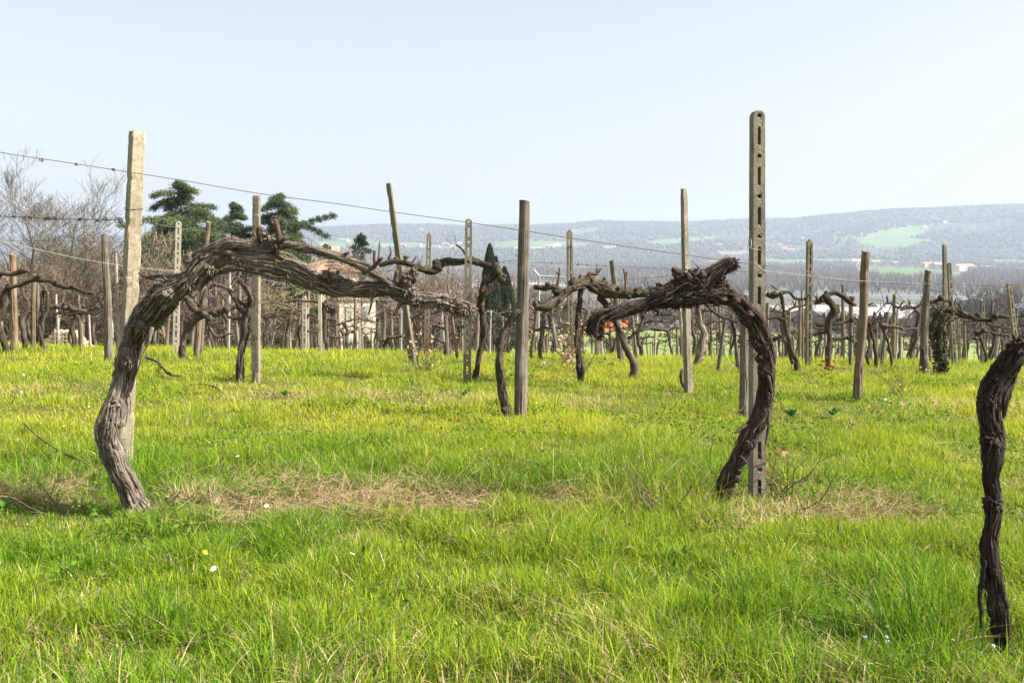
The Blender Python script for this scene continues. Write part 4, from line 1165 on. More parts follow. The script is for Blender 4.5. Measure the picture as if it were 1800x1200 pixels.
vine('twisted vine trunk beside the square concrete post behind the left arch',
  [(421, 673, 20), (424, 640, 16), (427, 605, 16), (432, 575, 17), (440, 548, 15), (442, 528, 13), (432, 508, 12), (424, 495, 15), (430, 478, 12)], arms=[[(432, 552, 9), (420, 540, 8), (408, 518, 8), (398, 508, 6), (378, 500, 7), (365, 506, 5)], [(440, 540, 7), (425, 533, 7), (410, 520, 6)], [(428, 560, 7), (413, 560, 6), (400, 555, 5)]],
  knobs=[(424, 494, 8), (430, 555, 7)], m='bark_mid', hero=1, seed=51, auto=.8)
vine('low vine with a thick grey arm rising to the right under the left arch',
  [(322, 612, 12), (328, 585, 12), (338, 565, 12), (352, 553, 13)], Y=13.2, arms=[[(346, 557, 13), (365, 550, 11), (390, 548, 12), (408, 540, 9), (418, 540, 5)], [(365, 508, 6), (350, 545, 14), (330, 530, 16), (325, 520, 14)], [(366, 560, 8), (372, 580, 6), (382, 592, 6), (400, 588, 4), (412, 585, 2)]], m='bark_mid', hero=0, seed=53, auto=.8)
vine('vine with a long lichen spotted arm reaching right at the left edge',
  [(8, 612, 14), (2, 580, 12), (2, 545, 14), (10, 515, 14), (20, 502, 10)], Y=13.6, arms=[[(14, 505, 12), (30, 503, 8), (55, 494, 9), (85, 493, 10), (108, 503, 11), (130, 506, 8), (148, 513, 7), (164, 517, 5)]],
  spurs=[[(100, 500, 4), (93, 490, 3), (89, 484, 2)], [(120, 504, 4), (120, 492, 3)], [(132, 502, 3), (142, 496, 2)], [(148, 512, 4), (156, 502, 3), (170, 494, 2)], [(18, 500, 3), (8, 488, 2)]], m='bark_mossy', hero=0, seed=55, auto=1.4)
vine('cut off dark vine arm entering at the left edge',
  [(-20, 620, 16), (-22, 560, 16), (-15, 500, 15), (-5, 482, 12)], Y=12.8, arms=[[(-12, 488, 12), (5, 479, 10), (25, 481, 9), (42, 475, 11), (52, 477, 5)]], spurs=[[(15, 475, 4), (15, 462, 6)], [(40, 472, 6), (40, 463, 3)]], knobs=[(42, 470, 5)], m='bark_mid', seed=57, auto=.8)
vine('low dark vine with a flat spreading head beside the log pile',
  [(128, 612, 9), (128, 590, 9), (130, 568, 10), (138, 553, 11)], Y=15.0, arms=[[(95, 555, 4), (108, 550, 5), (125, 552, 7), (145, 548, 9), (162, 550, 7)], [(84, 540, 8), (100, 538, 8), (115, 542, 8), (135, 545, 8), (155, 545, 6), (175, 537, 4)]], knobs=[(114, 534, 4), (115, 541, 5)], m='bark_mid', seed=59, auto=1.2)
vine('forked grey vine trunk behind the slim grey stake on the left',
  [(78, 616, 9), (74, 590, 8), (76, 565, 8), (82, 540, 8), (84, 518, 6), (80, 508, 6)], Y=14.4, arms=[[(68, 612, 7), (70, 580, 7), (72, 540, 6), (76, 510, 5)]], knobs=[(80, 506, 4)], m='bark_mid', seed=61)
vine('crooked vine trunk standing between tan post and light brown stake',
  [(46, 618, 9), (44, 596, 10), (40, 578, 10), (38, 562, 12), (46, 548, 8), (50, 535, 7), (44, 520, 6), (38, 500, 6)], Y=14.8, knobs=[(40, 570, 5)], m='bark_mid', seed=63)
vine('slim vine behind the leaning concrete post with a mossy side arm',
  [(675, 632, 9), (677, 610, 8), (680, 595, 8)], Y=16.5, arms=[[(682, 594, 6), (695, 592, 6), (705, 590, 7), (718, 596, 5)], [(676, 600, 4), (665, 598, 3)]], m='bark_mossy', seed=65, auto=1)
vine('mossy low vine arm between the slotted posts',
  [(788, 640, 10), (786, 620, 12), (784, 605, 8)], Y=15.5, arms=[[(783, 604, 6), (775, 600, 5), (765, 594, 5), (756, 590, 4)], [(764, 571, 3), (775, 575, 5), (788, 579, 6), (792, 577, 4)]], m='bark_mossy', seed=67, auto=1)
vine('dark vine with hanging shoots in front of the plastered house',
  [(578, 628, 6), (574, 605, 7), (570, 585, 8), (571, 560, 9), (570, 540, 10), (575, 525, 7)], Y=16.8, arms=[[(500, 532, 3), (520, 528, 5), (545, 529, 5), (568, 533, 6)], [(575, 562, 5), (585, 560, 5), (594, 564, 4)], [(574, 588, 4), (590, 593, 4), (600, 592, 3), (608, 592, 2)]], knobs=[(581, 540, 6), (575, 535, 6)], m='bark_mid', seed=69, auto=.8)
vine('black curved vine trunk left of a pale holed post',
  [(527, 628, 7), (526, 600, 7), (527, 580, 7), (532, 570, 5)], Y=17.4, arms=[[(540, 560, 6), (545, 552, 4), (558, 557, 3)], [(540, 582, 4), (560, 583, 3)]], m='bark_dark', seed=71)
vine('slim sinuous vine right of the thick central wooden post',
  [(950, 637, 10), (949, 618, 9), (952, 598, 9), (955, 570, 9), (957, 545, 10)], Y=14.0, arms=[[(934, 582, 6), (948, 580, 6), (960, 575, 7), (972, 578, 4)], [(978, 567, 3), (992, 568, 4), (1010, 572, 5), (1030, 572, 12), (1045, 570, 8)]], m='bark_mid', seed=73, auto=1)
vine('thick flaking trunk behind the slim drilled concrete post',
  [(1224, 642, 13), (1230, 615, 15), (1234, 585, 14), (1230, 560, 12), (1228, 540, 14), (1232, 520, 14)], Y=13.4, arms=[[(1238, 630, 5), (1225, 634, 5), (1224, 640, 5)], [(1290, 605, 3), (1305, 607, 4), (1316, 606, 4)]], m='bark_pale', seed=75)
vine('curved dark sprout at the foot of the slim drilled concrete post',
  [(1208, 688, 5), (1199, 675, 7), (1196, 660, 6), (1201, 648, 4)], m='bark_dark', seed=76, hero=0)
vine('forked vine trunk leaning left, right of the right arch, lichen on its arm',
  [(1400, 644, 11), (1393, 620, 9), (1386, 600, 8), (1379, 575, 9), (1378, 560, 8)], Y=12.8, arms=[[(1393, 640, 8), (1387, 605, 7), (1382, 570, 7), (1376, 535, 6), (1372, 515, 6)], [(1347, 516, 9), (1358, 521, 8), (1372, 517, 7), (1388, 514, 7), (1398, 523, 5), (1414, 525, 4), (1426, 514, 2.5)], [(1352, 562, 4), (1366, 557, 6), (1378, 560, 8), (1388, 556, 5)], [(1368, 510, 2), (1360, 505, 3), (1356, 501, 2)]], knobs=[(1357, 517, 5), (1372, 560, 5)], m='bark_mossy', seed=77, auto=.8)
vine('umbrella headed old vine between lichen covered and leaning brown posts',
  [(1456, 638, 11), (1456, 610, 11), (1456, 585, 11), (1459, 560, 12), (1466, 545, 16), (1462, 535, 12), (1452, 525, 14)], Y=12.9, arms=[[(1433, 534, 5), (1446, 526, 10), (1456, 517, 10), (1468, 515, 10), (1480, 520, 9), (1492, 528, 9), (1505, 537, 6)], [(1430, 588, 4), (1445, 585, 6), (1452, 583, 6)], [(1460, 596, 5), (1480, 594, 6), (1495, 596, 6), (1500, 600, 5)], [(1464, 570, 4), (1480, 568, 4), (1500, 563, 6)], [(1434, 567, 2), (1438, 573, 3), (1450, 572, 3)]], knobs=[(1470, 545, 8), (1448, 525, 6), (1497, 525, 6)], m='bark_mossy', seed=79, auto=1.2)
vine('hook shaped dark vine just right of the leaning brown post',
  [(1540, 651, 8), (1539, 620, 8), (1534, 590, 8), (1529, 570, 8), (1522, 562, 8)], Y=13.8, arms=[[(1515, 566, 8), (1524, 562, 9), (1533, 556, 6)], [(1512, 543, 7), (1524, 537, 5), (1536, 533, 3)], [(1526, 640, 5), (1524, 628, 7), (1522, 625, 4)]], m='bark_mossy', seed=81, auto=.6)
vine('bent vine with a thin spread arm behind the tilted grey stake',
  [(1569, 652, 8), (1564, 615, 7), (1558, 590, 7), (1551, 577, 7)], Y=14.2, arms=[[(1548, 572, 8), (1560, 573, 6), (1575, 575, 5), (1590, 579, 4), (1612, 577, 4)]], knobs=[(1557, 573, 5)], m='bark_mid', seed=83, auto=1.2)
IV = vine('ivy wrapped vine trunk carrying a long mossy arm to the right',
  [(1655, 660, 16), (1653, 630, 18), (1653, 600, 16), (1655, 570, 14), (1658, 545, 14)], Y=12.4, arms=[[(1633, 595, 8), (1640, 570, 13), (1650, 553, 14), (1664, 544, 13), (1685, 549, 12), (1705, 555, 11), (1725, 561, 10), (1745, 561, 9), (1755, 556, 7), (1773, 560, 3)], [(1583, 545, 3), (1600, 541, 4), (1620, 536, 5), (1645, 528, 6), (1655, 524, 9)], [(1660, 545, 6), (1672, 538, 5), (1668, 528, 4), (1660, 530, 3)]],
  spurs=[[(1741, 556, 5), (1744, 540, 5), (1744, 527, 3)], [(1690, 545, 4), (1686, 532, 3)], [(1650, 548, 4), (1648, 535, 3), (1642, 527, 2)], [(1684, 545, 4), (1690, 532, 2.5)]], knobs=[(1655, 524, 6), (1650, 553, 7), (1690, 549, 6)], m='bark_mossy', hero=1, seed=85, auto=1.2)
c0 = np.array(P(1653, 600, IV[1])); n = 850
t_ = rng.random(n); a_ = rng.random(n) * 6.28
hh = .55 * t_ ** .9 * 1.0; rr_ = .055 + .045 * rng.random(n) + .07 * (t_ > .8) * rng.random(n)
pc = np.stack([np.cos(a_) * rr_ + .015 * np.sin(t_ * 9), np.sin(a_) * rr_, (t_ - .5) * .86], -1) + c0
mb = MB(); k = rng.random((n, 1)); leaves(mb, pc, .022 + .02 * rng.random(n), col=np.array([.012, .020, .008]) * (1 - k) + np.array([.045, .06, .022]) * k, aspect=.8)
mb.obj('ivy', M['foliage'], IV[0], np.array(IV[0].location), smooth=False, attrs=('col',))
vine('low vine with a drooping head left of the near dark trunk',
  [(1735, 650, 6), (1732, 620, 6), (1726, 600, 6), (1722, 590, 8)], Y=15.2, arms=[[(1713, 585, 7), (1722, 584, 9), (1738, 582, 5), (1752, 588, 5), (1775, 590, 3)]], knobs=[(1719, 589, 6)], m='bark_mossy', seed=87, auto=1)
vine('dark foot of a vine behind the dark wooden post',
  [(1614, 664, 12), (1624, 650, 16), (1626, 630, 8), (1624, 610, 7)], m='bark_dark', seed=89)

# ------------------------------------------------------------------ far rows: stakes and small vines beyond the crest
MARKS = [(-999, 'left edge'), (120, 'log pile'), (215, 'tall beige post'), (312, 'pale holed post under the arch'), (450, 'square concrete post'), (563, 'white concrete post'), (632, 'plastered house corner'), (700, 'leaning concrete post'), (754, 'slotted mossy post'), (824, 'rounded head holed post'), (872, 'cypresses'), (922, 'thick central post'), (1001, 'second slotted post'), (1084, 'grey leaning post'), (1150, 'green field middle'), (1206, 'slim drilled post'), (1270, 'grey crossed stakes'), (1331, 'tallest holed post'), (1385, 'forked vine'), (1422, 'lichen covered post'), (1456, 'umbrella headed vine'), (1512, 'leaning brown post'), (1555, 'tilted grey stake'), (1628, 'dark wooden post'), (1665, 'ivy covered trunk'), (1728, 'arm crossing holed post'), (1790, 'near dark trunk'), (2900, 'right edge')]
def where(X, Y):
    px = 900 + F * X / Y
    k = max(i for i in range(len(MARKS)) if MARKS[i][0] <= px)
    a, b = MARKS[k], MARKS[min(k + 1, len(MARKS) - 1)]
    return 'near the ' + (a[1] if px - a[0] < b[0] - px else b[1])

def far_stakes():
    protos = []
    r = random.Random(4)
    for k, mm in enumerate(['wood_grey', 'wood_brown', 'wood_pale', 'concrete_grey']):
        mb = MB()
        if k == 3: square_post(mb, 1.7, .07, .06, .07, .06, 3, nz=6)
        else: wood_post(mb, 1.7, .045, .035, k * 5, ns=7, bend=.03)
        o = mb.obj('vineyard_stake', M[mm], smooth=(k != 3)); protos.append(o)
    labs = ['thin grey stake in the far vine rows below the meadow', 'thin brown stake in the far vine rows below the meadow', 'thin whitish stake in the far vine rows below the meadow', 'thin concrete stake in the far vine rows below the meadow']
    vp = []
    for k in range(6):
        rs = random.Random(k + 30); mb = MB()
        pts = [np.array([0, 0, -.1])]; x = 0
        for z in (.2, .45, .7, .92): x += rs.gauss(0, .06); pts.append(np.array([x, rs.gauss(0, .04), z]))
        limb(mb, pts, [.06, .05, .045, .045, .05], 7, .1, seed=k)
        for sgn in (-1, 1):
            q = [pts[-1]]; 
            for j in range(1, 5): q.append(pts[-1] + np.array([sgn * j * .24, rs.gauss(0, .05), .10 + rs.gauss(0, .07)]))
            limb(mb, q, [.030, .026, .022, .018, .010], 6, .09, seed=k + 9, lump=.5)
            for j in range(1, 4):
                for _ in range(2): limb(mb, [q[j], q[j] + np.array([rs.gauss(0, .05), rs.gauss(0, .05), .13])], [.02, .008], 4, .06, seed=j)
        for j in range(16):
            q0 = pts[-1] + np.array([rs.uniform(-.95, .95), rs.gauss(0, .04), rs.uniform(.02, .16)]); q1 = q0 + np.array([rs.gauss(0, .12), rs.gauss(0, .12), rs.uniform(-.12, .32)]); q2 = q1 + np.array([rs.gauss(0, .14), rs.gauss(0, .1), rs.uniform(-.22, .15)])
            segs(mb, [q0, q1], [q1, q2], [.009, .006], [.006, .003], 3)
        o = mb.obj('grapevine', M['bark_mid' if k % 2 else 'bark_dark']); vp.append(o)
    n_st = n_v = 0
    first = [True] * 4; firstv = [True] * 6
    rows = list(np.arange(20, 36, 2.6)) + list(np.arange(37, 108, 3.7))
    spots = []
    for ri, Yr in enumerate(rows):
        step = 1.5 if Yr < 60 else 2.2
        for X in np.arange(-.52 * Yr - 1, .52 * Yr + 1, step):
            px = 900 + F * X / Yr
            if px < 430 and Yr > 34: continue
            if px < 860 and Yr > 80: continue
            spots.append((X + r.gauss(0, .35), Yr + r.gauss(0, .25) + .02 * X))
    r.shuffle(spots)
    spots.sort(key=lambda s: 0 if s[1] < 40 else 1)
    ns_ = 0
    keep = spots[:110] + r.sample(spots[110:], min(185, len(spots) - 110))
    for (X, Yr) in keep:
        k = r.choice([0, 0, 0, 1, 1, 2, 3])
        o = protos[k] if first[k] else protos[k].copy()
        if not first[k]: COL.objects.link(o)
        first[k] = False
        z = gz(X, Yr)
        o.location = (X, Yr, z - .12); sc = r.uniform(.75, 1.08)
        o.scale = (1, 1, sc); o.rotation_euler = (r.gauss(0, .05), r.gauss(0, .06), r.random() * 6)
        tag(o, ('nearer ' if Yr < 34 else 'middle row ' if Yr < 62 else 'farthest ') + ['thin grey', 'thin brown', 'thin whitish', 'thin concrete'][k] + ' stake below the meadow ' + where(X, Yr), 'stake', 'stakes in the far vine rows')
    nv_ = [q for q in spots if q[1] < 48]; r.shuffle(nv_); vs = nv_[:170]; rest_ = [q for q in spots if q not in vs]; vs = vs + r.sample(rest_, 290 - len(vs))
    for (X, Yr) in vs:
        k = r.randrange(6)
        o = vp[k] if firstv[k] else vp[k].copy()
        if not firstv[k]: COL.objects.link(o)
        firstv[k] = False
        X += .4; o.location = (X, Yr, gz(X, Yr)); o.rotation_euler = (0, 0, r.gauss(0, .25) + (math.pi if r.random() < .5 else 0)); s = r.uniform(.65, 1.05); o.scale = (s, s, s * r.uniform(.85, 1.15))
        tag(o, ('nearer ' if Yr < 34 else 'middle row ' if Yr < 62 else 'farthest ') + ('spreading' if k % 2 else 'dark knotty') + ' small vine below the meadow ' + where(X, Yr), 'grapevine', 'vines in the far rows')
far_stakes()

# ------------------------------------------------------------------ wires
def wire(label, pts, w, m='rust', barbs=0, name='trellis_wire', seed=0, knots=()):
    """pts: (px, py, Y)"""
    p = [np.array(P(a, b, y)) for a, b, y in pts]
    c = catmull(np.array(p), .12)
    s = np.arange(len(c))
    c = c + np.stack([s * 0, s * 0, (fbm(s * .7, s * 0, o=2, seed=seed) - .5) * .006], -1)
    mb = MB(); n = len(c) - 1
    segs(mb, c[:-1], c[1:], np.full(n, w), np.full(n, w), 6)
    rs = random.Random(seed)
    for k in range(barbs):
        i = rs.randrange(1, n - 1) if barbs else 0; q = c[i]
        for j in range(4):
            d = np.array([rs.gauss(0, .6), rs.gauss(0, 1), rs.gauss(0, 1)]); d /= np.linalg.norm(d)
            segs(mb, [q - d * .012], [q + d * .012], [w * .8], [w * .5], 4)
    for (kx, ky, kY, kr) in knots:      # curled wire knots
        q = np.array(P(kx, ky, kY)); ang = np.linspace(0, 6.28 * 1.8, 22)
        cc = q + np.stack([np.cos(ang) * kr * (1 - ang / 30) + ang * kr * .15, ang * .001, np.sin(ang) * kr], -1)
        segs(mb, cc[:-1], cc[1:], np.full(21, w * 1.1), np.full(21, w * 1.1), 5)
    base = np.array(P(*pts[0]))
    o = mb.obj(name, M[m], origin=base)
    return tag(o, label, 'wire')
YN = 5.3
wire('thick rusty wire crossing the whole picture from upper left to the tallest post', [(-160, 240, YN), (0, 268, YN), (130, 288, YN), (215, 300, YN), (330, 319, YN), (450, 340, YN), (560, 354, YN), (700, 374, YN), (824, 391, YN), (922, 405, YN), (1000, 418, YN), (1130, 437, YN), (1200, 447, YN), (1290, 460, YN), (1345, 467, YN)], .0021, seed=2, knots=((70, 281, YN, .008), (132, 289, YN, .005), (197, 298, YN, .006)))
wire('rusty wire sagging from the tallest post past the leaning brown post', [(1345, 467, 5.28), (1420, 477, 6.8), (1487, 487, 8.6), (1519, 494, 9.2), (1570, 502, 9.6), (1623, 508, 10), (1700, 520, 9.4), (1800, 531, 8.6), (1900, 545, 8)], .0022, seed=3)
wire('pale wire above the rusty one on the right', [(1345, 476, 5.3), (1390, 481, 6.5), (1500, 493, 8.8), (1540, 495, 9.3), (1620, 498, 10), (1800, 510, 9.5), (1900, 516, 9)], .0017, m='wire_pale', seed=4, barbs=5)
wire('barbed wire between lichen covered and leaning brown posts', [(1345, 485, 13), (1433, 489, 13.2), (1500, 495, 13.2), (1640, 498, 13), (1800, 506, 13)], .0025, seed=5, barbs=26)
wire('dark barbed wire tied to the tall beige post at the left', [(-120, 376, 5.68), (0, 380, 5.68), (80, 384, 5.68), (140, 386, 5.68), (214, 387, 5.68)], .0022, m='wire_dark', seed=6, barbs=12, knots=((22, 381, 5.67, .006), (50, 383, 5.67, .008), (84, 384, 5.67, .008), (94, 384, 5.67, .009), (170, 388, 5.67, .006), (183, 385, 5.67, .009), (203, 387, 5.67, .014), (210, 386, 5.67, .01)))
wire('short rusty wire leaving the tall beige post to the right', [(253, 389, 5.72), (268, 391, 5.8), (284, 396, 5.9), (340, 404, 8), (420, 416, 11)], .002, m='rust', seed=7, knots=((266, 390, 5.78, .006),))
wire('whitish wire running down behind the tall beige post', [(-120, 398, 9.5), (0, 423, 10), (110, 448, 10.5), (214, 467, 11), (330, 479, 11.5), (450, 490, 11.6), (520, 503, 11.8), (620, 525, 12), (700, 527, 12.2), (820, 529, 12.4)], .0024, m='wire_pale', seed=8)
wire('thin wire crossing the grey wooden post near its top', [(-60, 423, 12.7), (80, 423, 12.7), (190, 425, 12.7), (330, 424, 12.7), (450, 426, 12.2)], .0022, m='wire_dark', seed=9)
wire('thin dark wire through the middle of the left vines', [(-60, 484, 12.8), (60, 485, 12.8), (185, 484, 12.8), (300, 485, 12.8)], .0022, m='wire_dark', seed=10)
wire('barbed wire from the thick central post towards the right vine head', [(925, 461, 8.8), (1000, 464, 9.2), (1080, 468, 9.5), (1150, 471, 9.6), (1206, 474, 9.7), (1345, 479, 9.8)], .0022, m='wire_dark', seed=11, barbs=22)
wire('thin barbed wire over the mossy knobbly vine', [(700, 470, 10.4), (824, 463, 10.4), (870, 461, 9.8), (922, 456, 8.8)], .002, m='wire_dark', seed=12, barbs=6)
wire('rusty wire resting on the long mossy arm in the middle', [(560, 478, 10.6), (690, 476, 10.6), (824, 463, 10.6), (935, 466, 10.6), (985, 490, 10.7)], .002, m='rust', seed=13)
wire('level rusty wire through the rounded head holed post', [(690, 507, 10.6), (824, 507, 10.6), (920, 503, 10.5), (1000, 498, 10.4), (1060, 495, 10.2), (1180, 485, 9.9)], .0022, m='rust', seed=14, barbs=6)
wire('thin wire low between the posts on the right', [(1206, 560, 13), (1421, 522, 13.4), (1520, 523, 13.2), (1630, 522, 13), (1760, 523, 14)], .0022, m='rust', seed=15, barbs=10)
wire('pale far wire slung in front of the cypresses', [(845, 558, 23), (862, 547, 24), (900, 566, 25), (940, 582, 26)], .006, m='wire_pale', seed=16)
wire('thin far wire strung across the field stakes', [(1100, 574, 22), (1260, 577, 22), (1420, 580, 22), (1600, 586, 22), (1800, 588, 22)], .004, m='wire_dark', seed=17)

# loose wire ends hanging on the tallest post
mb = MB()
def loosewire(pts, w=.0014):
    c = catmull(np.array([np.array(P(a, b, y)) for a, b, y in pts]), .008); n = len(c) - 1
    segs(mb, c[:-1], c[1:], np.full(n, w), np.full(n, w), 5)
for q in ([(1334, 395, 5.28), (1336, 403, 5.24), (1333, 408, 5.26), (1339, 415, 5.25)], [(1320, 420, 5.27), (1321, 430, 5.25), (1319, 436, 5.24), (1328, 438, 5.24), (1337, 439, 5.27)], [(1314, 457, 5.27), (1326, 461, 5.24), (1336, 470, 5.24), (1346, 477, 5.25)], [(1316, 405, 5.27), (1314, 415, 5.25), (1316, 425, 5.25), (1314, 435, 5.27)]):
    loosewire(q)
o = mb.obj('loose_wire', M['wire_pale'], origin=np.array(P(1334, 395, 5.28))); tag(o, 'bent ends of pale wire hanging on the tallest holed post', 'wire')
mb = MB()
for q in ([(1135, 488, 5.15), (1138, 510, 5.12), (1138, 540, 5.14)], [(1135, 488, 5.15), (1132, 505, 5.15), (1132, 516, 5.2)], [(1137, 489, 5.2), (1141, 515, 5.2), (1139, 548, 5.18)]):
    loosewire(q, .0015)
o = mb.obj('plastic_tie', M['green_tie'], origin=np.array(P(1135, 488, 5.15))); tag(o, 'green plastic tie hanging round the right vine arm', 'tie')

# metal crossarm post
o, yy, g = px_post('pole', (948, 484), (946, 600), 4, 4, M['metal_pole'], 'grey metal post with a crossarm right of the thick central post', Y=17.0)
mb = MB()
for a, b in (((948, 485), (992, 487)), ((948, 485), (938, 474)), ((948, 496), (951, 490))):
    segs(mb, [np.array(P(a[0], a[1], yy))], [np.array(P(b[0], b[1], yy))], [.016], [.014], 6)
mt = o.matrix_basis.inverted()
V = np.concatenate(mb.v); V = np.array([list(mt @ Vector(v)) for v in V]); mb.v = [V]
mb.obj('crossarm', M['metal_pole'], o)

# ------------------------------------------------------------------ loose things in the grass
def cane(label, pts, w, m='spur', leafs=0, leafm='leaf_dry', cat='twig', name='fallen_cane', seed=0, up=.03):
    wpt = []
    for (a, b) in pts:
        g = G(a, b); g.z += up; wpt.append(np.array(g))
    Y = wpt[0][1]; mb = MB()
    limb(mb, wpt, [wr(w, Y, 700)] * (len(wpt) - 1) + [wr(w * .5, Y, 700)], 6, .03, lump=.5, strand=.05, seed=seed)
    root = mb.obj(name, M[m], origin=wpt[0]); tag(root, label, cat)
    return root
cane('long reddish cane slanting down to the foot of the left vine', [(40, 757), (70, 785), (110, 812), (150, 830), (184, 838)], 3.2, seed=1, up=.06)
cane('curved brown tendril right of the left vine trunk', [(256, 636), (277, 645), (290, 660), (300, 668), (320, 670)], 4, m='bark_mid', seed=2, up=.06)
cane('dead twig lying in the grass below the square concrete post', [(335, 686), (352, 684), (375, 688), (395, 702)], 3, m='bark_mid', seed=3, up=.05)
cane('thin pale twig lying in the right meadow', [(1610, 784), (1640, 786), (1680, 785), (1730, 790)], 2, m='wood_pale', seed=4)

def tangle(label, px, py, Y, n, L, spread, m='spur', leafn=0, leafm='leaf_dry', seed=0, lsize=.03, up=1.0, name='dry_sucker', cat='shrub'):
    """a tuft of thin dry shoots, with withered leaves where the photo shows them"""
    rs = np.random.default_rng(seed)
    if Y is None: g = G(px, py)
    else:
        q = P(px, py, Y); g = Vector((q.x, q.y, gz(q.x, q.y)))
    root = empty(name, g); tag(root, label, cat)
    mb = MB(); tips = []
    for k in range(n):
        d = np.array([rs.normal() * spread, rs.normal() * spread, up]); d /= np.linalg.norm(d); p = np.array([rs.normal() * .04, rs.normal() * .04, 0])
        l = L * rs.uniform(.4, 1); pts = [p]
        for j in range(4):
            d = d + rs.normal(size=3) * .22; d[2] -= .06; d /= np.linalg.norm(d); p = p + d * l / 4; pts.append(p); tips.append(p)
        limb(mb, pts, [.003, .0028, .0024, .0018, .001], 4, .06, lump=.2, strand=0, seed=k)
        for j in range(2):
            q0 = pts[rs.integers(1, 4)]; dd = d + rs.normal(size=3) * .8; dd /= np.linalg.norm(dd)
            segs(mb, [q0], [q0 + dd * l * .3], [.0016], [.0007], 4); tips.append(q0 + dd * l * .3)
    o = mb.obj('shoots', M[m], root)
    if leafn:
        t = np.array(tips)[rs.integers(0, len(tips), leafn)] + rs.normal(size=(leafn, 3)) * .03
        ml = MB(); leaves(ml, t, lsize * (.6 + .8 * rs.random(leafn)), aspect=.7, r=rs)
        ml.obj('withered_leaves', M[leafm], root, smooth=False)
    return root
tangle('sucker shoots with withered pale brown leaves at the foot of the mossy slotted post', 1000, 645, 12.6, 16, .95, .35, leafn=150, seed=1, lsize=.05)
tangle('low spread of dry shoots and brown leaves left of the grey leaning post', 1030, 652, 12.0, 12, .45, .8, leafn=90, seed=2, lsize=.04)
tangle('dry leafy suckers at the foot of the leaning concrete post', 742, 655, 11.5, 18, .8, .5, leafn=110, seed=3, lsize=.035)
tangle('orange leaved sprout at the foot of the umbrella headed vine', 1452, 640, 12.5, 8, .3, .6, leafn=60, leafm='leaf_orange', seed=4, lsize=.045)
tangle('dry twiggy tuft with pinkish leaves right of the leaning brown post', 1578, 698, None, 12, .38, .9, leafn=30, seed=5, lsize=.025)
tangle('thin brown shoots beside the foot of the tallest holed post', 1372, 875, None, 12, .5, .8, leafn=6, leafm='leaf_orange', seed=6, lsize=.035)
tangle('dead orange leaves on a low sprig right of the tallest holed post', 1375, 815, None, 4, .16, .8, leafn=14, leafm='leaf_orange', seed=7, lsize=.035)
tangle('dry tuft of leaves at the foot of the dark wooden post', 1632, 662, 12.0, 6, .25, .6, leafn=30, seed=8, lsize=.035)
tangle('thin dry stalks left of the right arching trunk', 1160, 905, None, 9, .4, .25, m='wood_brown', seed=9)
tangle('dry stalks at the foot of the left arching vine', 300, 905, None, 14, .22, .9, m='wood_brown', seed=10)
tangle('dry stalks at the left edge beside the fallen cane', 110, 905, None, 14, .25, .9, m='wood_brown', seed=11)
tangle('dry twig tuft between the left vine and the thick central post', 820, 960, None, 10, .2, .9, m='wood_brown', seed=12)
tangle('bare twigs at the foot of the twisted vine behind the left arch', 404, 672, None, 10, .5, 1.0, m='bark_mid', seed=13)
tangle('brown twigs in front of the orange leaved sprout', 1400, 890, None, 7, .5, 1.2, seed=14, up=.7)

# rosettes of broad leaves
def rosette(label, px, py, n, L, seed, tall=.5):
    rs = np.random.default_rng(seed); g = G(px, py); mb = MB()
    for k in range(n):
        a = k * 2.4 + rs.random() * .5; el = tall * rs.uniform(.8, 2.4); l = L * rs.uniform(.6, 1)
        t = np.linspace(0, 1, 7); d = np.array([math.cos(a), math.sin(a)])
        xy = d[None] * (t * l * math.cos(el))[:, None]; z = t * l * math.sin(el) + .02 - (t ** 2.5) * l * .25
        w = np.sin(np.pi * t ** .8) * l * .13 + .0015; s = np.array([-d[1], d[0]])
        v = []
        for i in range(7):
            wob = .15 * w[i] * math.sin(i * 2 + k)
            v += [(xy[i, 0] - s[0] * w[i], xy[i, 1] - s[1] * w[i], z[i] + w[i] * .35 + wob), (xy[i, 0], xy[i, 1], z[i]), (xy[i, 0] + s[0] * w[i], xy[i, 1] + s[1] * w[i], z[i] + w[i] * .35 - wob)]
        ii = np.arange(6)[:, None] * 3
        q = np.concatenate([np.concatenate([ii, ii + 1, ii + 4, ii + 3], 1), np.concatenate([ii + 1, ii + 2, ii + 5, ii + 4], 1)])
        c = np.array([.055, .13, .02]) * rs.uniform(.8, 1.5)
        mb.add(np.array(v), q, None, None, c)
    o = mb.obj('broadleaf_weed', M['foliage'], origin=tuple(g), smooth=True, attrs=('col',)) if False else None
    o = bpy.data.objects.new('broadleaf_weed', mb.mesh('broadleaf_weed', M['foliage'], True, (0, 0, 0), ('col',))); COL.objects.link(o); o.location = g
    tag(o, label, 'weed', 'broad leaved weeds in the grass')
for (lab, a, b, n, L, sd_) in [
    ('dark green leafy weed right of the right arching trunk', 1392, 738, 16, .14, 1), ('broad leaved weed left of the leaning brown post', 1462, 735, 14, .13, 2),
    ('leafy clump below the square concrete post', 500, 700, 14, .10, 3), ('dock leaves in front of the rounded head holed post', 815, 700, 12, .10, 4),
    ('leafy weed at the foot of the thick central post', 870, 720, 12, .12, 5), ('broad leaves in the grass at the left edge', 8, 905, 10, .12, 6),
    ('rosette near the bottom edge below the left vine', 300, 1110, 12, .12, 7), ('leafy weed near the bottom centre', 905, 1075, 12, .09, 8),
    ('weed rosette left of the near dark trunk', 1600, 1000, 12, .09, 9), ('low rosette before the dry row strip', 640, 985, 10, .08, 10),
    ('weed rosette below the right arching vine', 1195, 990, 11, .10, 11), ('pale weed in the left meadow', 280, 830, 10, .09, 12)]:
    rosette(lab, a, b, n, L, sd_)

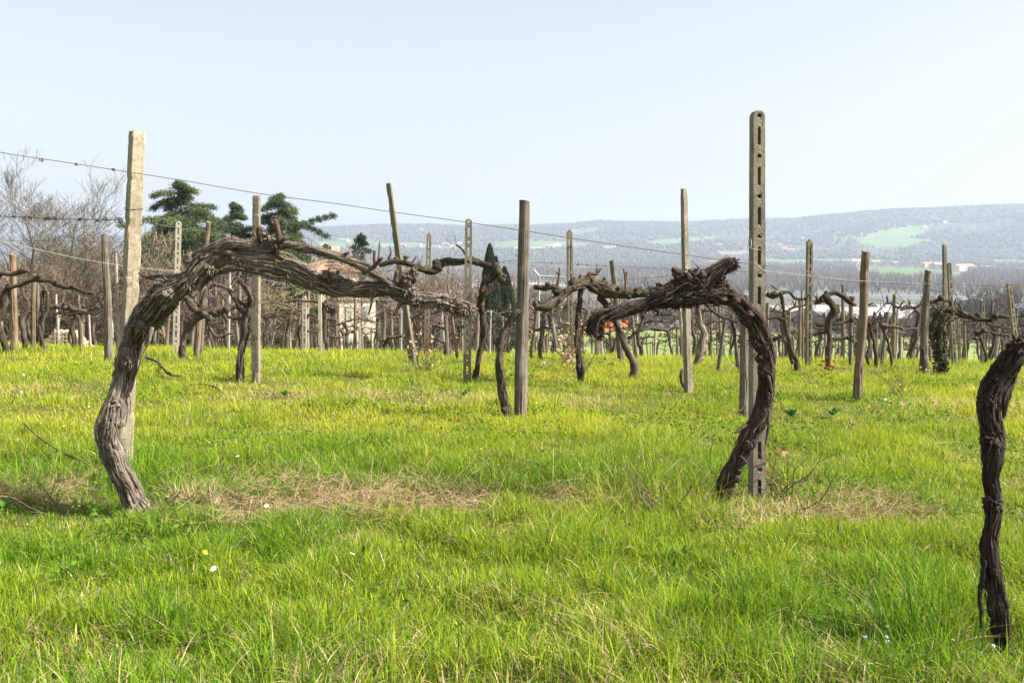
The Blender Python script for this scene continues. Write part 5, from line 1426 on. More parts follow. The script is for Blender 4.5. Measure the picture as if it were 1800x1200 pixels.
# small flowers
def flower_mesh(name, m, r, npet, stem, seed):
    mb = MB()
    c = np.array([0, 0, stem]); 
    for k in range(npet):
        a = 2 * math.pi * k / npet; d = np.array([math.cos(a), math.sin(a), .25]); s = np.array([-math.sin(a), math.cos(a), 0])
        v = [c, c + d * r * .5 + s * r * .22, c + d * r, c + d * r * .5 - s * r * .22]
        mb.add(v, [[0, 1, 2, 3]])
    return mb
def stem_into(root, h):
    mb = MB(); segs(mb, [(0, 0, 0)], [(0, 0, h)], [.0012], [.0008], 5); return mb.obj('stem', M['stem_green'], root)
FL = [('white', 'petal_white', .013, 14, 'small white daisy'), ('yellow', 'petal_yellow', .014, 12, 'small yellow flower'), ('blue', 'petal_blue', .007, 5, 'tiny pale blue flower')]
protoF = {}
for nm, mm, r_, npet, lb in FL:
    root = empty('wild_flower', (0, 0, -50))
    flower_mesh('petals', M[mm], r_, npet, .10, 1).obj('petals', M[mm], root, smooth=False)
    ctr = MB(); blob(ctr, (0, 0, .102), r_ * .28, 2, .1, 8, 6); ctr.obj('flower_centre', M['petal_yellow'], root)
    stem_into(root, .10); protoF[nm] = root
spotsF = [('white', x, y, 'white daisy in the small patch at the left edge of the meadow') for x, y in ((36, 668), (44, 666), (30, 670), (48, 672))] + \
 [('white', 601, 1018, 'lone white daisy in the lower left grass'), ('white', 1784, 962, 'white flower beside the near dark trunk'), ('white', 398, 1030, 'white flower under the left vine'), ('white', 1436, 850, 'white flower in the right meadow'), ('yellow', 328, 640, 'yellow flower beneath the left arch'), ('yellow', 340, 995, 'yellow flower before the dry strip'), ('yellow', 150, 820, 'yellow flower beside the fallen cane')]
rs = random.Random(77)
for k in range(26): spotsF.append(('blue', rs.uniform(1500, 1790), rs.uniform(1080, 1190), 'tiny pale blue flower'))
for k in range(14): spotsF.append(('yellow', rs.uniform(20, 1750), rs.uniform(680, 860), 'tiny yellow flower'))
for k in range(10): spotsF.append(('white', rs.uniform(20, 1750), rs.uniform(680, 980), 'tiny white flower'))
for nm, x, y, lb in spotsF:
    o = copy_tree(protoF[nm]); g = G(x, y); o.location = (g.x, g.y, g.z); o.rotation_euler = (rs.gauss(-.5, .2), rs.gauss(0, .2), rs.random() * 6)
    s = rs.uniform(.8, 1.2) * (1.0 if nm != 'yellow' else .8); o.scale = (s, s, s)
    if 'tiny' in lb: lb += ' in the grass ' + ('below' if y > 900 else 'beyond') + ' the dry strip ' + where(g.x, g.y)
    if len(lb.split()) > 16: lb = lb.replace(' in the grass', '')
    tag(o, lb, 'flower', 'wild flowers in the grass' if 'tiny' in lb else 'daisies at the left edge' if 'patch' in lb else None)
for r_ in protoF.values():
    for c in list(r_.children): bpy.data.objects.remove(c)
    bpy.data.objects.remove(r_)

# ------------------------------------------------------------------ trees
def branch(rs, p, d, L, r, lev, out, spread, upb, nchild, minr, wig=.25):
    n = 4 if lev > 1 else 3
    wig = wig * .62
    q = p; dd = d; rr = r; pts = [p]
    for k in range(n):
        dd = dd + np.array([rs.gauss(0, wig), rs.gauss(0, wig), rs.gauss(0, wig) * .6 + upb]); dd = dd / np.linalg.norm(dd)
        q2 = q + dd * L / n; r2 = max(minr, rr * .82)
        out.append((q, q2, rr, r2)); q = q2; rr = r2; pts.append(q)
    if lev <= 0: return
    for k in range(nchild):
        i = rs.randint(1, n); b = pts[i]
        a = rs.random() * 6.283; s = np.array([math.cos(a), math.sin(a), rs.uniform(-.1, .5)])
        cd = dd * (1 - spread) + s * spread; cd /= np.linalg.norm(cd)
        branch(rs, b, cd, L * rs.uniform(.55, .8), max(minr, rr * rs.uniform(.45, .7)), lev - 1, out, spread, upb, nchild, minr, wig / .62)

def bare_tree_meshes(seed, H, spread=.55, lev=4, nchild=4, trunkfrac=.35, r0=.13, upb=.05, colt=(.16, .13, .10), minr=.006, stems=1):
    rs = random.Random(seed); T = []; C = []
    for s in range(stems):
        p = np.array([0, 0, -.2]); d = np.array([rs.gauss(0, .25 if stems > 1 else .05), rs.gauss(0, .25 if stems > 1 else .05), 1.0])
        n = 6; rr = r0; pts = []
        for k in range(n):
            d = d + np.array([rs.gauss(0, .07), rs.gauss(0, .07), 0]); d /= np.linalg.norm(d)
            q = p + d * H * .62 / n; T.append((p, q, rr, rr * .88)); p = q; rr *= .88; pts.append((p, rr))
        branch(rs, p, d, H * .3, rr, lev - 1, C, spread * .7, upb, nchild, minr)
        for k in range(7):
            i = rs.randint(max(0, int(trunkfrac * n)), n - 1); a = rs.random() * 6.283; s_ = np.array([math.cos(a), math.sin(a), rs.uniform(.3, 1.0)]); s_ /= np.linalg.norm(s_)
            branch(rs, pts[i][0], s_, H * rs.uniform(.22, .34), pts[i][1] * .6, lev - 1, C, spread, upb, nchild, minr)
    out = []
    for nm, A, ns in (('trunk', T, 8), ('crown', C, 3)):
        mb = MB(); p0 = np.array([a[0] for a in A]); p1 = np.array([a[1] for a in A]); ra = np.array([a[2] for a in A]); rb = np.array([a[3] for a in A])
        k = np.array([rs.random() for _ in A])[:, None]
        segs(mb, p0, p1, ra, rb, ns, np.array(colt) * (.7 + .7 * k)); out.append((nm, mb))
    return out

def make_tree(parts, m, label, loc, sc=1, rz=0, group=None, name='bare_tree', cat='tree'):
    root = empty(name, loc, rz); root.scale = (sc, sc, sc); tag(root, label, cat, group)
    for nm, mb in parts:
        mb.obj(nm, m if not isinstance(m, dict) else m[nm], root, attrs=('col',), smooth=False)
    return root
def on_ground(px, Y):
    X = (px - 900) / F * Y; return Vector((X, Y, gz(X, Y)))

# the tall bare trees at the left
t1 = make_tree(bare_tree_meshes(3, 6.9, .5, 5, 4, .3, .11, .08, (.11, .088, .072), .005), M['twigs'], 'tall bare tree at the left edge of the picture', on_ground(40, 42))
t2 = make_tree(bare_tree_meshes(8, 6.1, .6, 5, 4, .3, .10, .08, (.12, .10, .07), .005), M['twigs'], 'tall bare tree with mossy trunk right of the leftmost one', on_ground(85, 38))
t3 = make_tree(bare_tree_meshes(21, 5.6, .6, 5, 4, .3, .08, .08, (.11, .09, .075), .005), M['twigs'], 'smaller bare tree between grey wooden post and mossy bare tree', on_ground(142, 45))
t4 = make_tree(bare_tree_meshes(33, 5.6, .5, 4, 4, .3, .09, .12, (.19, .16, .09), .008), M['twigs'], 'bare yellowish tree behind the tall beige post', on_ground(292, 48))
t5 = make_tree(bare_tree_meshes(36, 5.0, .6, 4, 4, .2, .09, .0, (.22, .18, .10), .010), M['twigs'], 'spreading pale barked bare tree right of the square post', on_ground(505, 50))
t6 = make_tree(bare_tree_meshes(39, 5.2, .7, 4, 4, .2, .08, .0, (.16, .13, .11), .008), M['twigs'], 'dark bare tree in front of the plastered house wall', on_ground(635, 46))
t7 = make_tree(bare_tree_meshes(44, 7.5, .6, 4, 4, .2, .09, .03, (.17, .14, .13), .012), M['twigs'], 'round bare tree left of the cypresses', on_ground(785, 75))

# bare shrubs and thicket trees behind the left rows
PB = [make_tree(bare_tree_meshes(100 + k, 4.2, .65, 4, 4, .05, .05, .06, [(.17, .12, .10), (.14, .105, .085), (.20, .155, .10)][k % 3], .012, stems=3), M['twigs'], 'bare brown shrub in the thicket behind the left rows', (0, 0, -60), name='bare_shrub', cat='shrub', group='bare shrubs behind the left rows') for k in range(4)]
rs = random.Random(12); first = [True] * 4
def put_shrub(px, Y, s, k=None, lab=None):
    k = rs.randrange(4) if k is None else k
    o = PB[k] if first[k] else copy_tree(PB[k]); first[k] = False
    o.location = on_ground(px, Y); o.rotation_euler = (0, 0, rs.random() * 6.28); o.scale = (s, s, s * rs.uniform(.9, 1.2))
    L_ = (lab or 'bare brown shrub in the thicket behind the left rows').split(' in the ')
    o['label'] = ['low ', 'mid height ', 'tall '][int(s > .95) + int(s > 1.15)] + ['front ', 'second row ', 'third row ', 'rear '][min(3, int((Y - 52) / 14))] + 'bare shrub ' + where(o.location.x, o.location.y)
for k in range(4): put_shrub(60 + 110 * k, 62, 1.1, k)
for i in range(96): put_shrub(rs.uniform(-80, 450), rs.uniform(52, 105), rs.uniform(.8, 1.45))
for i in range(12): put_shrub(rs.uniform(440, 520), rs.uniform(85, 110), rs.uniform(.8, 1.4))
for i in range(26): put_shrub(rs.uniform(715, 822), rs.uniform(95, 150), rs.uniform(1.1, 1.9), lab='bare brown shrub in the thicket between the plastered house and the cypresses')
for i in range(8): put_shrub(rs.uniform(860, 960), rs.uniform(120, 190), rs.uniform(1.2, 1.8), lab='bare brown shrub in the thicket between the plastered house and the cypresses')

# conifers
def cedar(label, px, Y, top_py, halfw_px, seed, lean=0.0, base_c=(.034, .062, .030), tip_c=(.14, .17, .06), gap=.5, nb=46, name='cedar_tree', conic=1.0, lo=.12):
    rs = random.Random(seed); r = np.random.default_rng(seed)
    g = on_ground(px, Y); H = P(px, top_py, Y).z - g.z; Wd = halfw_px / F * Y * (1.6 if name == 'cedar_tree' else 1.0)
    root = empty(name, g); tag(root, label, 'tree')
    mt = MB(); n = 10; pts = [np.array([lean * H * (k / n) ** 2, 0, H * k / n - .3 * (k == 0)]) for k in range(n + 1)]
    rad = [.32 * (1 - k / n) * H / 14 + .03 for k in range(n + 1)]
    segs(mt, np.array(pts[:-1]), np.array(pts[1:]), np.array(rad[:-1]), np.array(rad[1:]), 8, (.09, .07, .055))
    cen = []; dr = []; sz = []; A = []
    for b in range(nb):
        t = lo + (1 - lo) * (b + rs.random()) / nb; a = rs.random() * 6.283
        L = Wd * (min(1, (1 - t) / (.42 * conic)) ** .8 * .95 + .07) * rs.uniform(.45, 1.2)
        p = np.array([lean * H * t ** 2, 0, H * t]); d = np.array([math.cos(a), math.sin(a), rs.uniform(-.05, .50)]); dz_ = rs.uniform(-.12, -.03)
        m_ = 7; q = p
        for k in range(m_):
            d = d + np.array([rs.gauss(0, .06), rs.gauss(0, .06), dz_]); q2 = q + d * L / m_; A.append((q, q2, .07 * (1 - k / m_) * H / 14 + .012, .06 * (1 - (k + 1) / m_) * H / 14 + .01))
            if k >= 1:
                wdt = L * .15 * (1 - k / m_ * .55) + .12
                nn = int(130 + 300 * L / Wd)
                s = np.array([-d[1], d[0], 0]); off = r.normal(size=(nn, 1)) * wdt * .7
                c = q2[None] + s[None] * off + r.normal(size=(nn, 3)) * np.array([.16, .16, .13]) * H / 14 - np.abs(off) * np.array([[0, 0, .30]])
                cen.append(c); dd = d[None] * .6 + s[None] * np.sign(off) * .7 + r.normal(size=(nn, 3)) * .3; dd[:, 2] -= .12; dr.append(dd)
                sz.append(np.full(nn, .21 * H / 14) * r.uniform(.6, 1.3, nn))
            q = q2
    A_ = A; segs(mt, np.array([a[0] for a in A_]), np.array([a[1] for a in A_]), np.array([a[2] for a in A_]), np.array([a[3] for a in A_]), 4, (.08, .06, .05))
    mt.obj('trunk', M['twigs'], root, attrs=('col',))
    # leader tuft
    nn = 400; t = 1 - .12 * r.random(nn); c = np.stack([lean * H * t ** 2 + r.normal(size=nn) * .16 * (1.03 - t) * 8, r.normal(size=nn) * .16 * (1.03 - t) * 8, H * t + .25], -1)
    cen.append(c); dr.append(np.stack([r.normal(size=nn), r.normal(size=nn), np.full(nn, .6)], -1)); sz.append(np.full(nn, .22 * H / 14))
    C = np.concatenate(cen); D = np.concatenate(dr); S = np.concatenate(sz)
    k = r.random((len(C), 1)); kk = np.clip(fbm(C[:, 0] * .8, C[:, 1] * .8, C[:, 2] * .8, seed=seed)[:, None] * 1.6 - .4 + (k - .5) * .5, 0, 1)
    ml = MB(); leaves(ml, C, S, D, flat=.3, col=np.array(base_c) * (1 - kk) + np.array(tip_c) * kk, aspect=.26, r=r)
    ml.obj('crown', M['foliage'], root, smooth=False, attrs=('col',))
cedar('tallest dark cedar, its tip leaning left, beside the tall beige post', 352, 92, 322, 98, 3, lean=-.12, nb=84)
cedar('shorter cedar between the leaning cedar and the square concrete post', 405, 98, 360, 52, 5, lean=.03, nb=64)
cedar('broad cedar right behind the square concrete post', 497, 94, 345, 82, 7, lean=.0, nb=84)
cedar('low dark cedar filling the gap behind the left arch', 330, 100, 372, 85, 9, lean=-.1, nb=60)
cedar('small pointed spruce above the peeling vine arm', 636, 105, 413, 36, 11, nb=60, name='spruce_tree', conic=1.2, base_c=(.028, .05, .03), tip_c=(.06, .085, .04))
cedar('low dark conifer left of the small pointed spruce', 575, 125, 432, 40, 13, nb=30, name='conifer_tree')
cedar('dark green conifer low behind the left rows', 470, 80, 520, 60, 15, nb=34, name='conifer_tree', lo=.02)
cedar('dark green bush like conifer behind the tall beige post', 275, 70, 470, 38, 17, nb=34, name='conifer_tree', lo=.02, base_c=(.03, .05, .02), tip_c=(.08, .10, .03))

def cypress(label, px, Y, top, hw, seed):
    r = np.random.default_rng(seed); g = on_ground(px, Y); H = P(px, top, Y).z - g.z; W = hw / F * Y
    root = empty('cypress_tree', g); tag(root, label, 'tree')
    mt = MB(); segs(mt, [(0, 0, -.2)], [(0, 0, H * .9)], [.16], [.03], 7, (.07, .055, .04)); mt.obj('trunk', M['twigs'], root, attrs=('col',))
    n = 16000; t = r.random(n) ** .9; a = r.random(n) * 6.283
    prof = np.minimum(1, (t / .12) ** .6) * np.clip((1 - t) / .62, 0, 1) ** .62
    ln = fbm(np.cos(a) * 2.2 + seed, np.sin(a) * 2.2, t * 6, o=3, seed=seed)
    rr = W * prof * (.78 + .45 * ln) * (.72 + .28 * r.random(n) ** .4)
    c = np.stack([np.cos(a) * rr, np.sin(a) * rr, .25 + t * (H - .25)], -1)
    d = np.stack([np.cos(a) * .25, np.sin(a) * .25, np.ones(n)], -1) + r.normal(size=(n, 3)) * .2
    k = np.clip(ln[:, None] * 1.8 - .5 + (r.random((n, 1)) - .5) * .5, 0, 1)
    ml = MB(); leaves(ml, c, .34 * (.6 + .7 * r.random(n)), d, col=np.array([.018, .032, .013]) * (1 - k) + np.array([.055, .072, .024]) * k, aspect=.32, r=r)
    ml.obj('crown', M['foliage'], root, smooth=False, attrs=('col',))
cypress('tallest cypress, leftmost of the three', 861, 104, 430, 22, 1)
cypress('thin middle cypress, pointed, of the three', 872, 108, 452, 15, 2)
cypress('shortest widest cypress, rightmost of the three', 887, 106, 470, 23, 3)
for k, (px, tp) in enumerate(((1538, 548), (1548, 549), (1560, 556))):
    cypress(['left slim dark cypress before the blue shed', 'middle slim dark cypress before the blue shed', 'right slim dark cypress before the blue shed'][k], px, 215, tp, 5, 20 + k)

# green bushes behind rows
def bush(label, px, Y, top, hw, seed, c0=(.03, .06, .015), c1=(.10, .14, .03), n=2600, size=.14, name='green_shrub'):
    r = np.random.default_rng(seed); g = on_ground(px, Y); H = max(.8, P(px, top, Y).z - g.z); W = hw / F * Y
    root = empty(name, g); tag(root, label, 'shrub')
    mt = MB(); A = []
    rs_ = random.Random(seed)
    for k in range(9):
        a = rs_.random() * 6.28; d = np.array([math.cos(a) * .5 * W, math.sin(a) * .5 * W, H * .6]); A.append((np.zeros(3), d))
    segs(mt, np.array([a[0] for a in A]), np.array([a[1] for a in A]), np.full(9, .04), np.full(9, .015), 4, (.08, .06, .045)); mt.obj('stems', M['twigs'], root, attrs=('col',))
    nc = 26; cc = r.normal(size=(nc, 3)); cc /= np.linalg.norm(cc, axis=1)[:, None]; cc *= r.random((nc, 1)) ** .4
    cc = cc * np.array([W * .8, W * .8, H * .42]) + np.array([0, 0, H * .52])
    i = r.integers(0, nc, n); c = cc[i] + r.normal(size=(n, 3)) * np.array([W, W, H * .5]) * .16; c[:, 2] = np.maximum(c[:, 2], .05)
    k = np.clip((i % 7 / 6.0)[:, None] * .6 + r.random((n, 1)) * .5, 0, 1)
    ml = MB(); leaves(ml, c, size * (.6 + .8 * r.random(n)), col=np.array(c0) * (1 - k) + np.array(c1) * k, aspect=.6, r=r)
    ml.obj('crown', M['foliage'], root, smooth=False, attrs=('col',))
for i, (lab, px, Y, tp, hw) in enumerate([
   ('dark green shrub directly behind the tall beige post', 262, 62, 500, 26), ('green shrub below the right corner of the plastered house', 655, 95, 565, 26), ('yellow green shrub right of the plastered house', 690, 92, 572, 20),
   ('green shrub in front of the plastered house', 640, 84, 592, 12), ('evergreen shrub behind a pale holed post', 510, 85, 560, 26), ('evergreen mass left of the plastered house', 545, 100, 540, 24),
   ('green hedge bush right of the metal crossarm post', 985, 190, 566, 24), ('evergreen bush in the tree line behind the mossy vine', 1020, 225, 545, 26), ('low green shrub near the white house on the left', 330, 80, 585, 18)]):
    bush(lab, px, Y, tp, hw, 60 + i)

# tree line beyond the field: bare trees one can tell apart
PT = [make_tree(bare_tree_meshes(200 + k, 9.0, .5, 4, 4, .15, .12, .12, [(.13, .105, .09), (.15, .125, .10), (.11, .095, .085), (.16, .12, .11)][k], .022, stems=(1 if k % 2 else 2)), M['twigs'], 'bare tree in the dark tree line beyond the green field', (0, 0, -60), group='bare trees in the tree line beyond the field') for k in range(4)]
first = [True] * 4; rs = random.Random(8)
def put_tree(px, Y, s, lab=None, k=None):
    k = rs.randrange(4) if k is None else k
    o = PT[k] if first[k] else copy_tree(PT[k]); first[k] = False
    o.location = on_ground(px, Y); o.rotation_euler = (0, 0, rs.random() * 6.28); o.scale = (s, s, s * rs.uniform(.85, 1.15))
    o['label'] = (lab + ' ' + where(o.location.x, o.location.y) if 'woods' in lab else lab) if lab else ['short ', 'middling ', 'tall '][int(s > .47) + int(s > .57)] + ('front ' if Y < 247 else 'rear ') + ('forked' if k % 2 == 0 else 'upright') + ' bare tree beyond the field ' + where(o.location.x, o.location.y)
for k in range(4): put_tree(1100 + k * 170, 238, .6, None, k)
for i in range(170): put_tree(rs.uniform(960, 1880), rs.uniform(232, 262), rs.uniform(.38, .66))
for i in range(26): put_tree(rs.uniform(560, 980), rs.uniform(190, 300), rs.uniform(.8, 1.15), 'bare tree in the woods ' + ['close', 'some way', 'far', 'very far'][min(3, int(i / 7))] + ' behind the houses')
for i in range(22): put_tree(rs.uniform(-100, 560), rs.uniform(140, 220), rs.uniform(.9, 1.3), 'bare tree in the woods')
for (px, s) in ((1700, 2.0), (1722, 2.3), (1738, 2.2), (1757, 2.1), (1775, 2.0), (1795, 2.2), (1815, 2.1)):
    put_tree(px, 264 + (px % 7) * 1.5, s * .72, ['large bare tree over the metal shed left of its group', 'large forked bare tree over the metal shed', 'large bare tree over the metal shed near the ivy trunk', 'large round bare tree over the metal shed middle', 'large leaning bare tree over the metal shed', 'large bare tree above the near dark trunk', 'large bare tree over the metal shed at the right edge'][int((px - 1700) / 17)])
for (px, s) in ((1640, 1.6), (1655, 1.7), (1600, 1.3), (1625, 1.5)):
    put_tree(px, 263 + (px % 5), s * .66, 'medium bare tree left of the metal roofed shed ' + {1640: 'behind the dark wooden post', 1655: 'behind the thin dark post', 1600: 'behind the thin spread arm', 1625: 'beside the dark wooden post'}[px])

# ------------------------------------------------------------------ far woods (masses)
def twig_wood(name, label, n, sampler, hmin, hmax, cols, seed, per=34):
    r = np.random.default_rng(seed)
    X, Y = sampler(r, n)
    _, opn = cover(X, Y); X = X[~opn]; Y = Y[~opn]; n = len(X)
    Z = ground(X, Y); H = r.uniform(hmin, hmax, n)
    if hmax < 10:      # coppice kept low above the sheds
        H = np.where(X / Y > .24, np.minimum(H, (EZ - Z) - .0665 * Y), H); k_ = H > 1.5; X, Y, Z, H = X[k_], Y[k_], Z[k_], H[k_]; n = len(X)
    base = np.stack([X, Y, Z], -1)
    b = np.repeat(base, per, 0); h = np.repeat(H, per)[:, None]; N = n * per
    t0 = r.random((N, 1)) * .45
    a = r.random((N, 1)) * 6.283; sp = (.05 + .30 * r.random((N, 1)))
    s0 = b + np.concatenate([np.cos(a) * sp * h * t0 * .8, np.sin(a) * sp * h * t0 * .8, h * t0 - .3], 1)
    a2 = a + r.normal(size=(N, 1)) * .4
    e = b + np.concatenate([np.cos(a2) * sp * h, np.sin(a2) * sp * h, h * (t0 + (1 - t0) * r.uniform(.35, 1, (N, 1)))], 1)
    w = h * .018 * r.uniform(.5, 1.5, (N, 1))
    side = np.concatenate([-np.sin(a + .9), np.cos(a + .9), 0 * a], 1) * w
    v = np.stack([s0 - side, s0 + side, e], 1).reshape(-1, 3)
    cc = np.array(cols)[r.integers(0, len(cols), n)] * r.uniform(.75, 1.25, (n, 1))
    mb = MB(); mb.add(v, None, np.arange(N * 3).reshape(-1, 3), None, np.repeat(np.repeat(cc, per, 0), 3, 0))
    tag(mb.obj(name, M['farwood'], smooth=False, attrs=('col',)), label, 'woodland', kind='stuff')
WC = [(.15, .12, .10), (.18, .14, .11), (.13, .105, .095), (.20, .17, .11), (.16, .13, .12)]
def samp(y0, y1, p0, p1, dens=None):
    def f(r, n):
        Y = np.sqrt(r.uniform(y0 ** 2, y1 ** 2, n)); px = r.uniform(p0, p1, n); X = (px - 900) / F * Y
        k = fbm(X / 130.0, Y / 130.0, seed=71) > (.40 if y0 < 2900 else .25)
        return X[k], Y[k]
    return f
twig_wood('valley_wood', 'bare hazy woodland covering the near slope and valley floor', 3400, samp(285, 1000, -150, 1950), 5, 9, WC, 1, per=60)
twig_wood('riverside_wood', 'bare hazy poplar woods beyond the river', 9000, samp(1150, 2100, -150, 1950), 11, 20, WC, 2)
twig_wood('far_valley_wood', 'distant bare woods at the foot of the hills', 11000, samp(2100, 3100, -150, 1950), 10, 18, WC + [(.08, .09, .05)], 3, per=22)

def blob_wood():
    r = np.random.default_rng(9)
    n = 36000
    R_ = r.uniform(3000, 5450, n); px = r.uniform(-200, 2000, n); a = np.arctan((px - 900) / F)
    X = R_ * np.sin(a); Y = R_ * np.cos(a)
    d = fbm(X / 300.0 + 3, Y / 300.0, seed=81); _, opn = cover(X, Y)
    k = ((d > .30) | (R_ > 4900)) & ~opn
    X, Y = X[k], Y[k]; n = len(X); Z = ground(X, Y)
    bm = bmesh.new(); bmesh.ops.create_icosphere(bm, subdivisions=1, radius=1)
    bv = np.array([v.co[:] for v in bm.verts]); bf = np.array([[v.index for v in f.verts] for f in bm.faces]); bm.free()
    s = r.uniform(3.5, 7.5, (n, 1, 1)); hz = r.uniform(.8, 1.5, (n, 1, 1))
    v = bv[None] * s * np.concatenate([np.ones((n, 1, 2)), hz], 2) * r.uniform(.75, 1.25, (n, len(bv), 1))
    v = v + np.stack([X, Y, Z + 3], -1)[:, None]
    f = bf[None] + (np.arange(n) * len(bv))[:, None, None]
    cols = np.array([(.075, .066, .055), (.09, .077, .065), (.06, .066, .042), (.10, .088, .07), (.04, .052, .03)])
    c = cols[r.choice(5, n, p=[.3, .25, .2, .15, .1])] * r.uniform(.8, 1.2, (n, 1))
    mb = MB(); mb.add(v.reshape(-1, 3), None, f.reshape(-1, 3), None, np.repeat(c, len(bv), 0))
    tag(mb.obj('hillside_wood', M['farwood'], smooth=False, attrs=('col',)), 'hazy woodland covering the far hills', 'woodland', kind='stuff')
blob_wood()
twig_wood('hillside_trees', 'bare deciduous trees standing over the far hillside woods', 26000, samp(3000, 5450, -150, 1950), 11, 18, [(.085, .075, .065), (.11, .095, .08), (.075, .07, .06), (.12, .105, .075)], 5, per=16)

# ------------------------------------------------------------------ houses
def house(label, loc, w, d, h, rz=0, wall='plaster_white', roof='roof_tile', rh=None, hip=False, wins=(3, 2), chim=0, name='house', eave=.4, lower=None, winmat='pane', door=False):
    root = empty(name, loc, rz); tag(root, label, 'house' if name != 'warehouse' else 'warehouse')
    rh = w * .16 if rh is None else rh
    mb = MB(); box(mb, (0, 0, h / 2 - .5), (w / 2, d / 2, h / 2 + .5))
    if not hip and rh > 0:   # gable triangles
        mb.add([(-w / 2, -d / 2, h), (-w / 2, d / 2, h), (-w / 2, 0, h + rh * .97), (w / 2, -d / 2, h), (w / 2, d / 2, h), (w / 2, 0, h + rh * .97)], None, [[0, 2, 1], [3, 4, 5]])
    mb.obj('wall', M[wall], root, smooth=False)
    mb = MB(); e = eave; W, D = w / 2 + e, d / 2 + e; t = .18
    z0 = h + .02
    if hip:
        rl = max(0, w / 2 - d / 2)
        v = [(-W, -D, z0), (W, -D, z0), (W, D, z0), (-W, D, z0), (-rl, 0, z0 + rh), (rl, 0, z0 + rh)]
        v2 = [(a, b, c - t) for a, b, c in v[:4]]
        mb.add(v + v2, [[0, 1, 5, 4], [2, 3, 4, 5], [0, 6, 7, 1], [1, 7, 8, 2], [2, 8, 9, 3], [3, 9, 6, 0], [6, 9, 8, 7]], [[1, 2, 5], [3, 0, 4]])
    else:
        zb = z0 - e * rh / (d / 2 + 1e-6) * .9
        for s in (-1, 1):
            v = [(-W, s * D, zb), (W, s * D, zb), (W, 0, z0 + rh), (-W, 0, z0 + rh)]
            v = v + [(a, b, c + t) for a, b, c in v]
            mb.add(v, [[0, 1, 2, 3], [7, 6, 5, 4], [0, 4, 5, 1], [1, 5, 6, 2], [2, 6, 7, 3], [3, 7, 4, 0]])
    ro = mb.obj('roof', M[roof], root, smooth=False)
    if chim:
        mb = MB(); box(mb, (w * .2, 0, h + rh + .3), (.45, .45, .9)); mb.obj('chimney', M['plaster_pink'], ro, smooth=False)
    nx, nz = wins
    for iz in range(nz):
        for ix in range(nx):
            x = -w / 2 + w * (ix + .5) / nx; z = h * (iz + .5) / nz + .1
            hw, hh = min(.32, w / nx * .16), min(.6, h / nz * .26)
            if name == 'warehouse': hw, hh = w / nx * .32, h * .3
            mb = MB(); box(mb, (x, -d / 2 - .03, z), (hw, .05, hh)); mb.obj('window', M[winmat], root, smooth=False)
    if door:
        mb = MB(); box(mb, (w * .1, -d / 2 - .04, 1.05), (.55, .05, 1.05)); mb.obj('door', M['shutter'], root, smooth=False)
    return root

# plastered house with hipped roof behind the peeling vine arm
Yh = 92
def at(px, Y, dz=0):
    v = on_ground(px, Y); v.z += dz; return v
def hgt(px, py, Y): return P(px, py, Y).z - on_ground(px, Y).z
house('big white plastered house with a hipped tile roof behind the left vine arm', at(573, Yh), 4.2, 4.4, hgt(573, 474, Yh), rz=.75, hip=True, rh=.95, roof='roof_tile', wins=(2, 3), winmat='shutter', chim=1, eave=.55)
house('lower white wing with red roof joined right of the hipped roof house', at(622, Yh - 3), 3.2, 3.2, hgt(622, 524, Yh - 3), rz=.35, rh=.45, wins=(2, 2), winmat='shutter', roof='roof_tile', eave=.2)
house('red brown house seen under the left vine arch', at(398, 98), 4.8, 5, hgt(398, 508, 98), rz=-.25, wall='plaster_red', roof='roof_brown', rh=1.2, wins=(2, 2), chim=1)
house('small grey shed with pinkish roof below the red brown house', at(412, 88), 2.2, 2.5, hgt(412, 566, 88), rz=.1, wall='stone_wall', roof='roof_tile', rh=.5, wins=(1, 1), name='shed', eave=.15)
house('cream house wall beside a pale holed post under the arch', at(302, 92), 2.6, 4, hgt(302, 545, 92), rz=.2, wall='plaster_cream', roof='roof_brown', rh=.5, wins=(1, 1))
house('low shed with rusty sheet roof left of the arch post', at(284, 78), 1.7, 2.2, hgt(284, 592, 78) , rz=.0, wall='stone_wall', roof='roof_rust', rh=.35, wins=(1, 1), name='shed', eave=.2)
house('brown roofed house behind the holed post and cedars', at(322, 112), 5.5, 5, hgt(322, 488, 112), rz=-.4, wall='plaster_cream', roof='roof_brown', rh=1.8, wins=(2, 2), chim=1)
house('small orange house low behind stakes right of the square post', at(484, 100), 1.6, 2.5, hgt(484, 577, 100), rz=.3, wall='plaster_pink', roof='roof_tile', rh=.4, wins=(1, 1), eave=.1)
house('orange red house half hidden in bushes left of the rounded head post', at(772, 140), 5.0, 4, hgt(772, 562, 140), rz=.2, wall='plaster_pink', roof='roof_tile', rh=1.2, wins=(2, 1))
house('red roofed house low behind the stout grey stake', at(735, 150), 4.5, 4, hgt(735, 566, 150), rz=-.3, wall='plaster_red', roof='roof_tile', rh=1.0, wins=(2, 1))
house('small white hut right of the thick central post', at(970, 200), 2.2, 2.2, hgt(970, 575, 200), rz=.1, wall='tank_white', roof='roof_metal', rh=.3, wins=(1, 1), eave=.1, name='hut')
house('white house glimpsed left of the thick central post', at(898, 150), 3.0, 3.5, hgt(898, 556, 150), rz=.1, wall='tank_white', roof='roof_tile', rh=.7, wins=(2, 2))

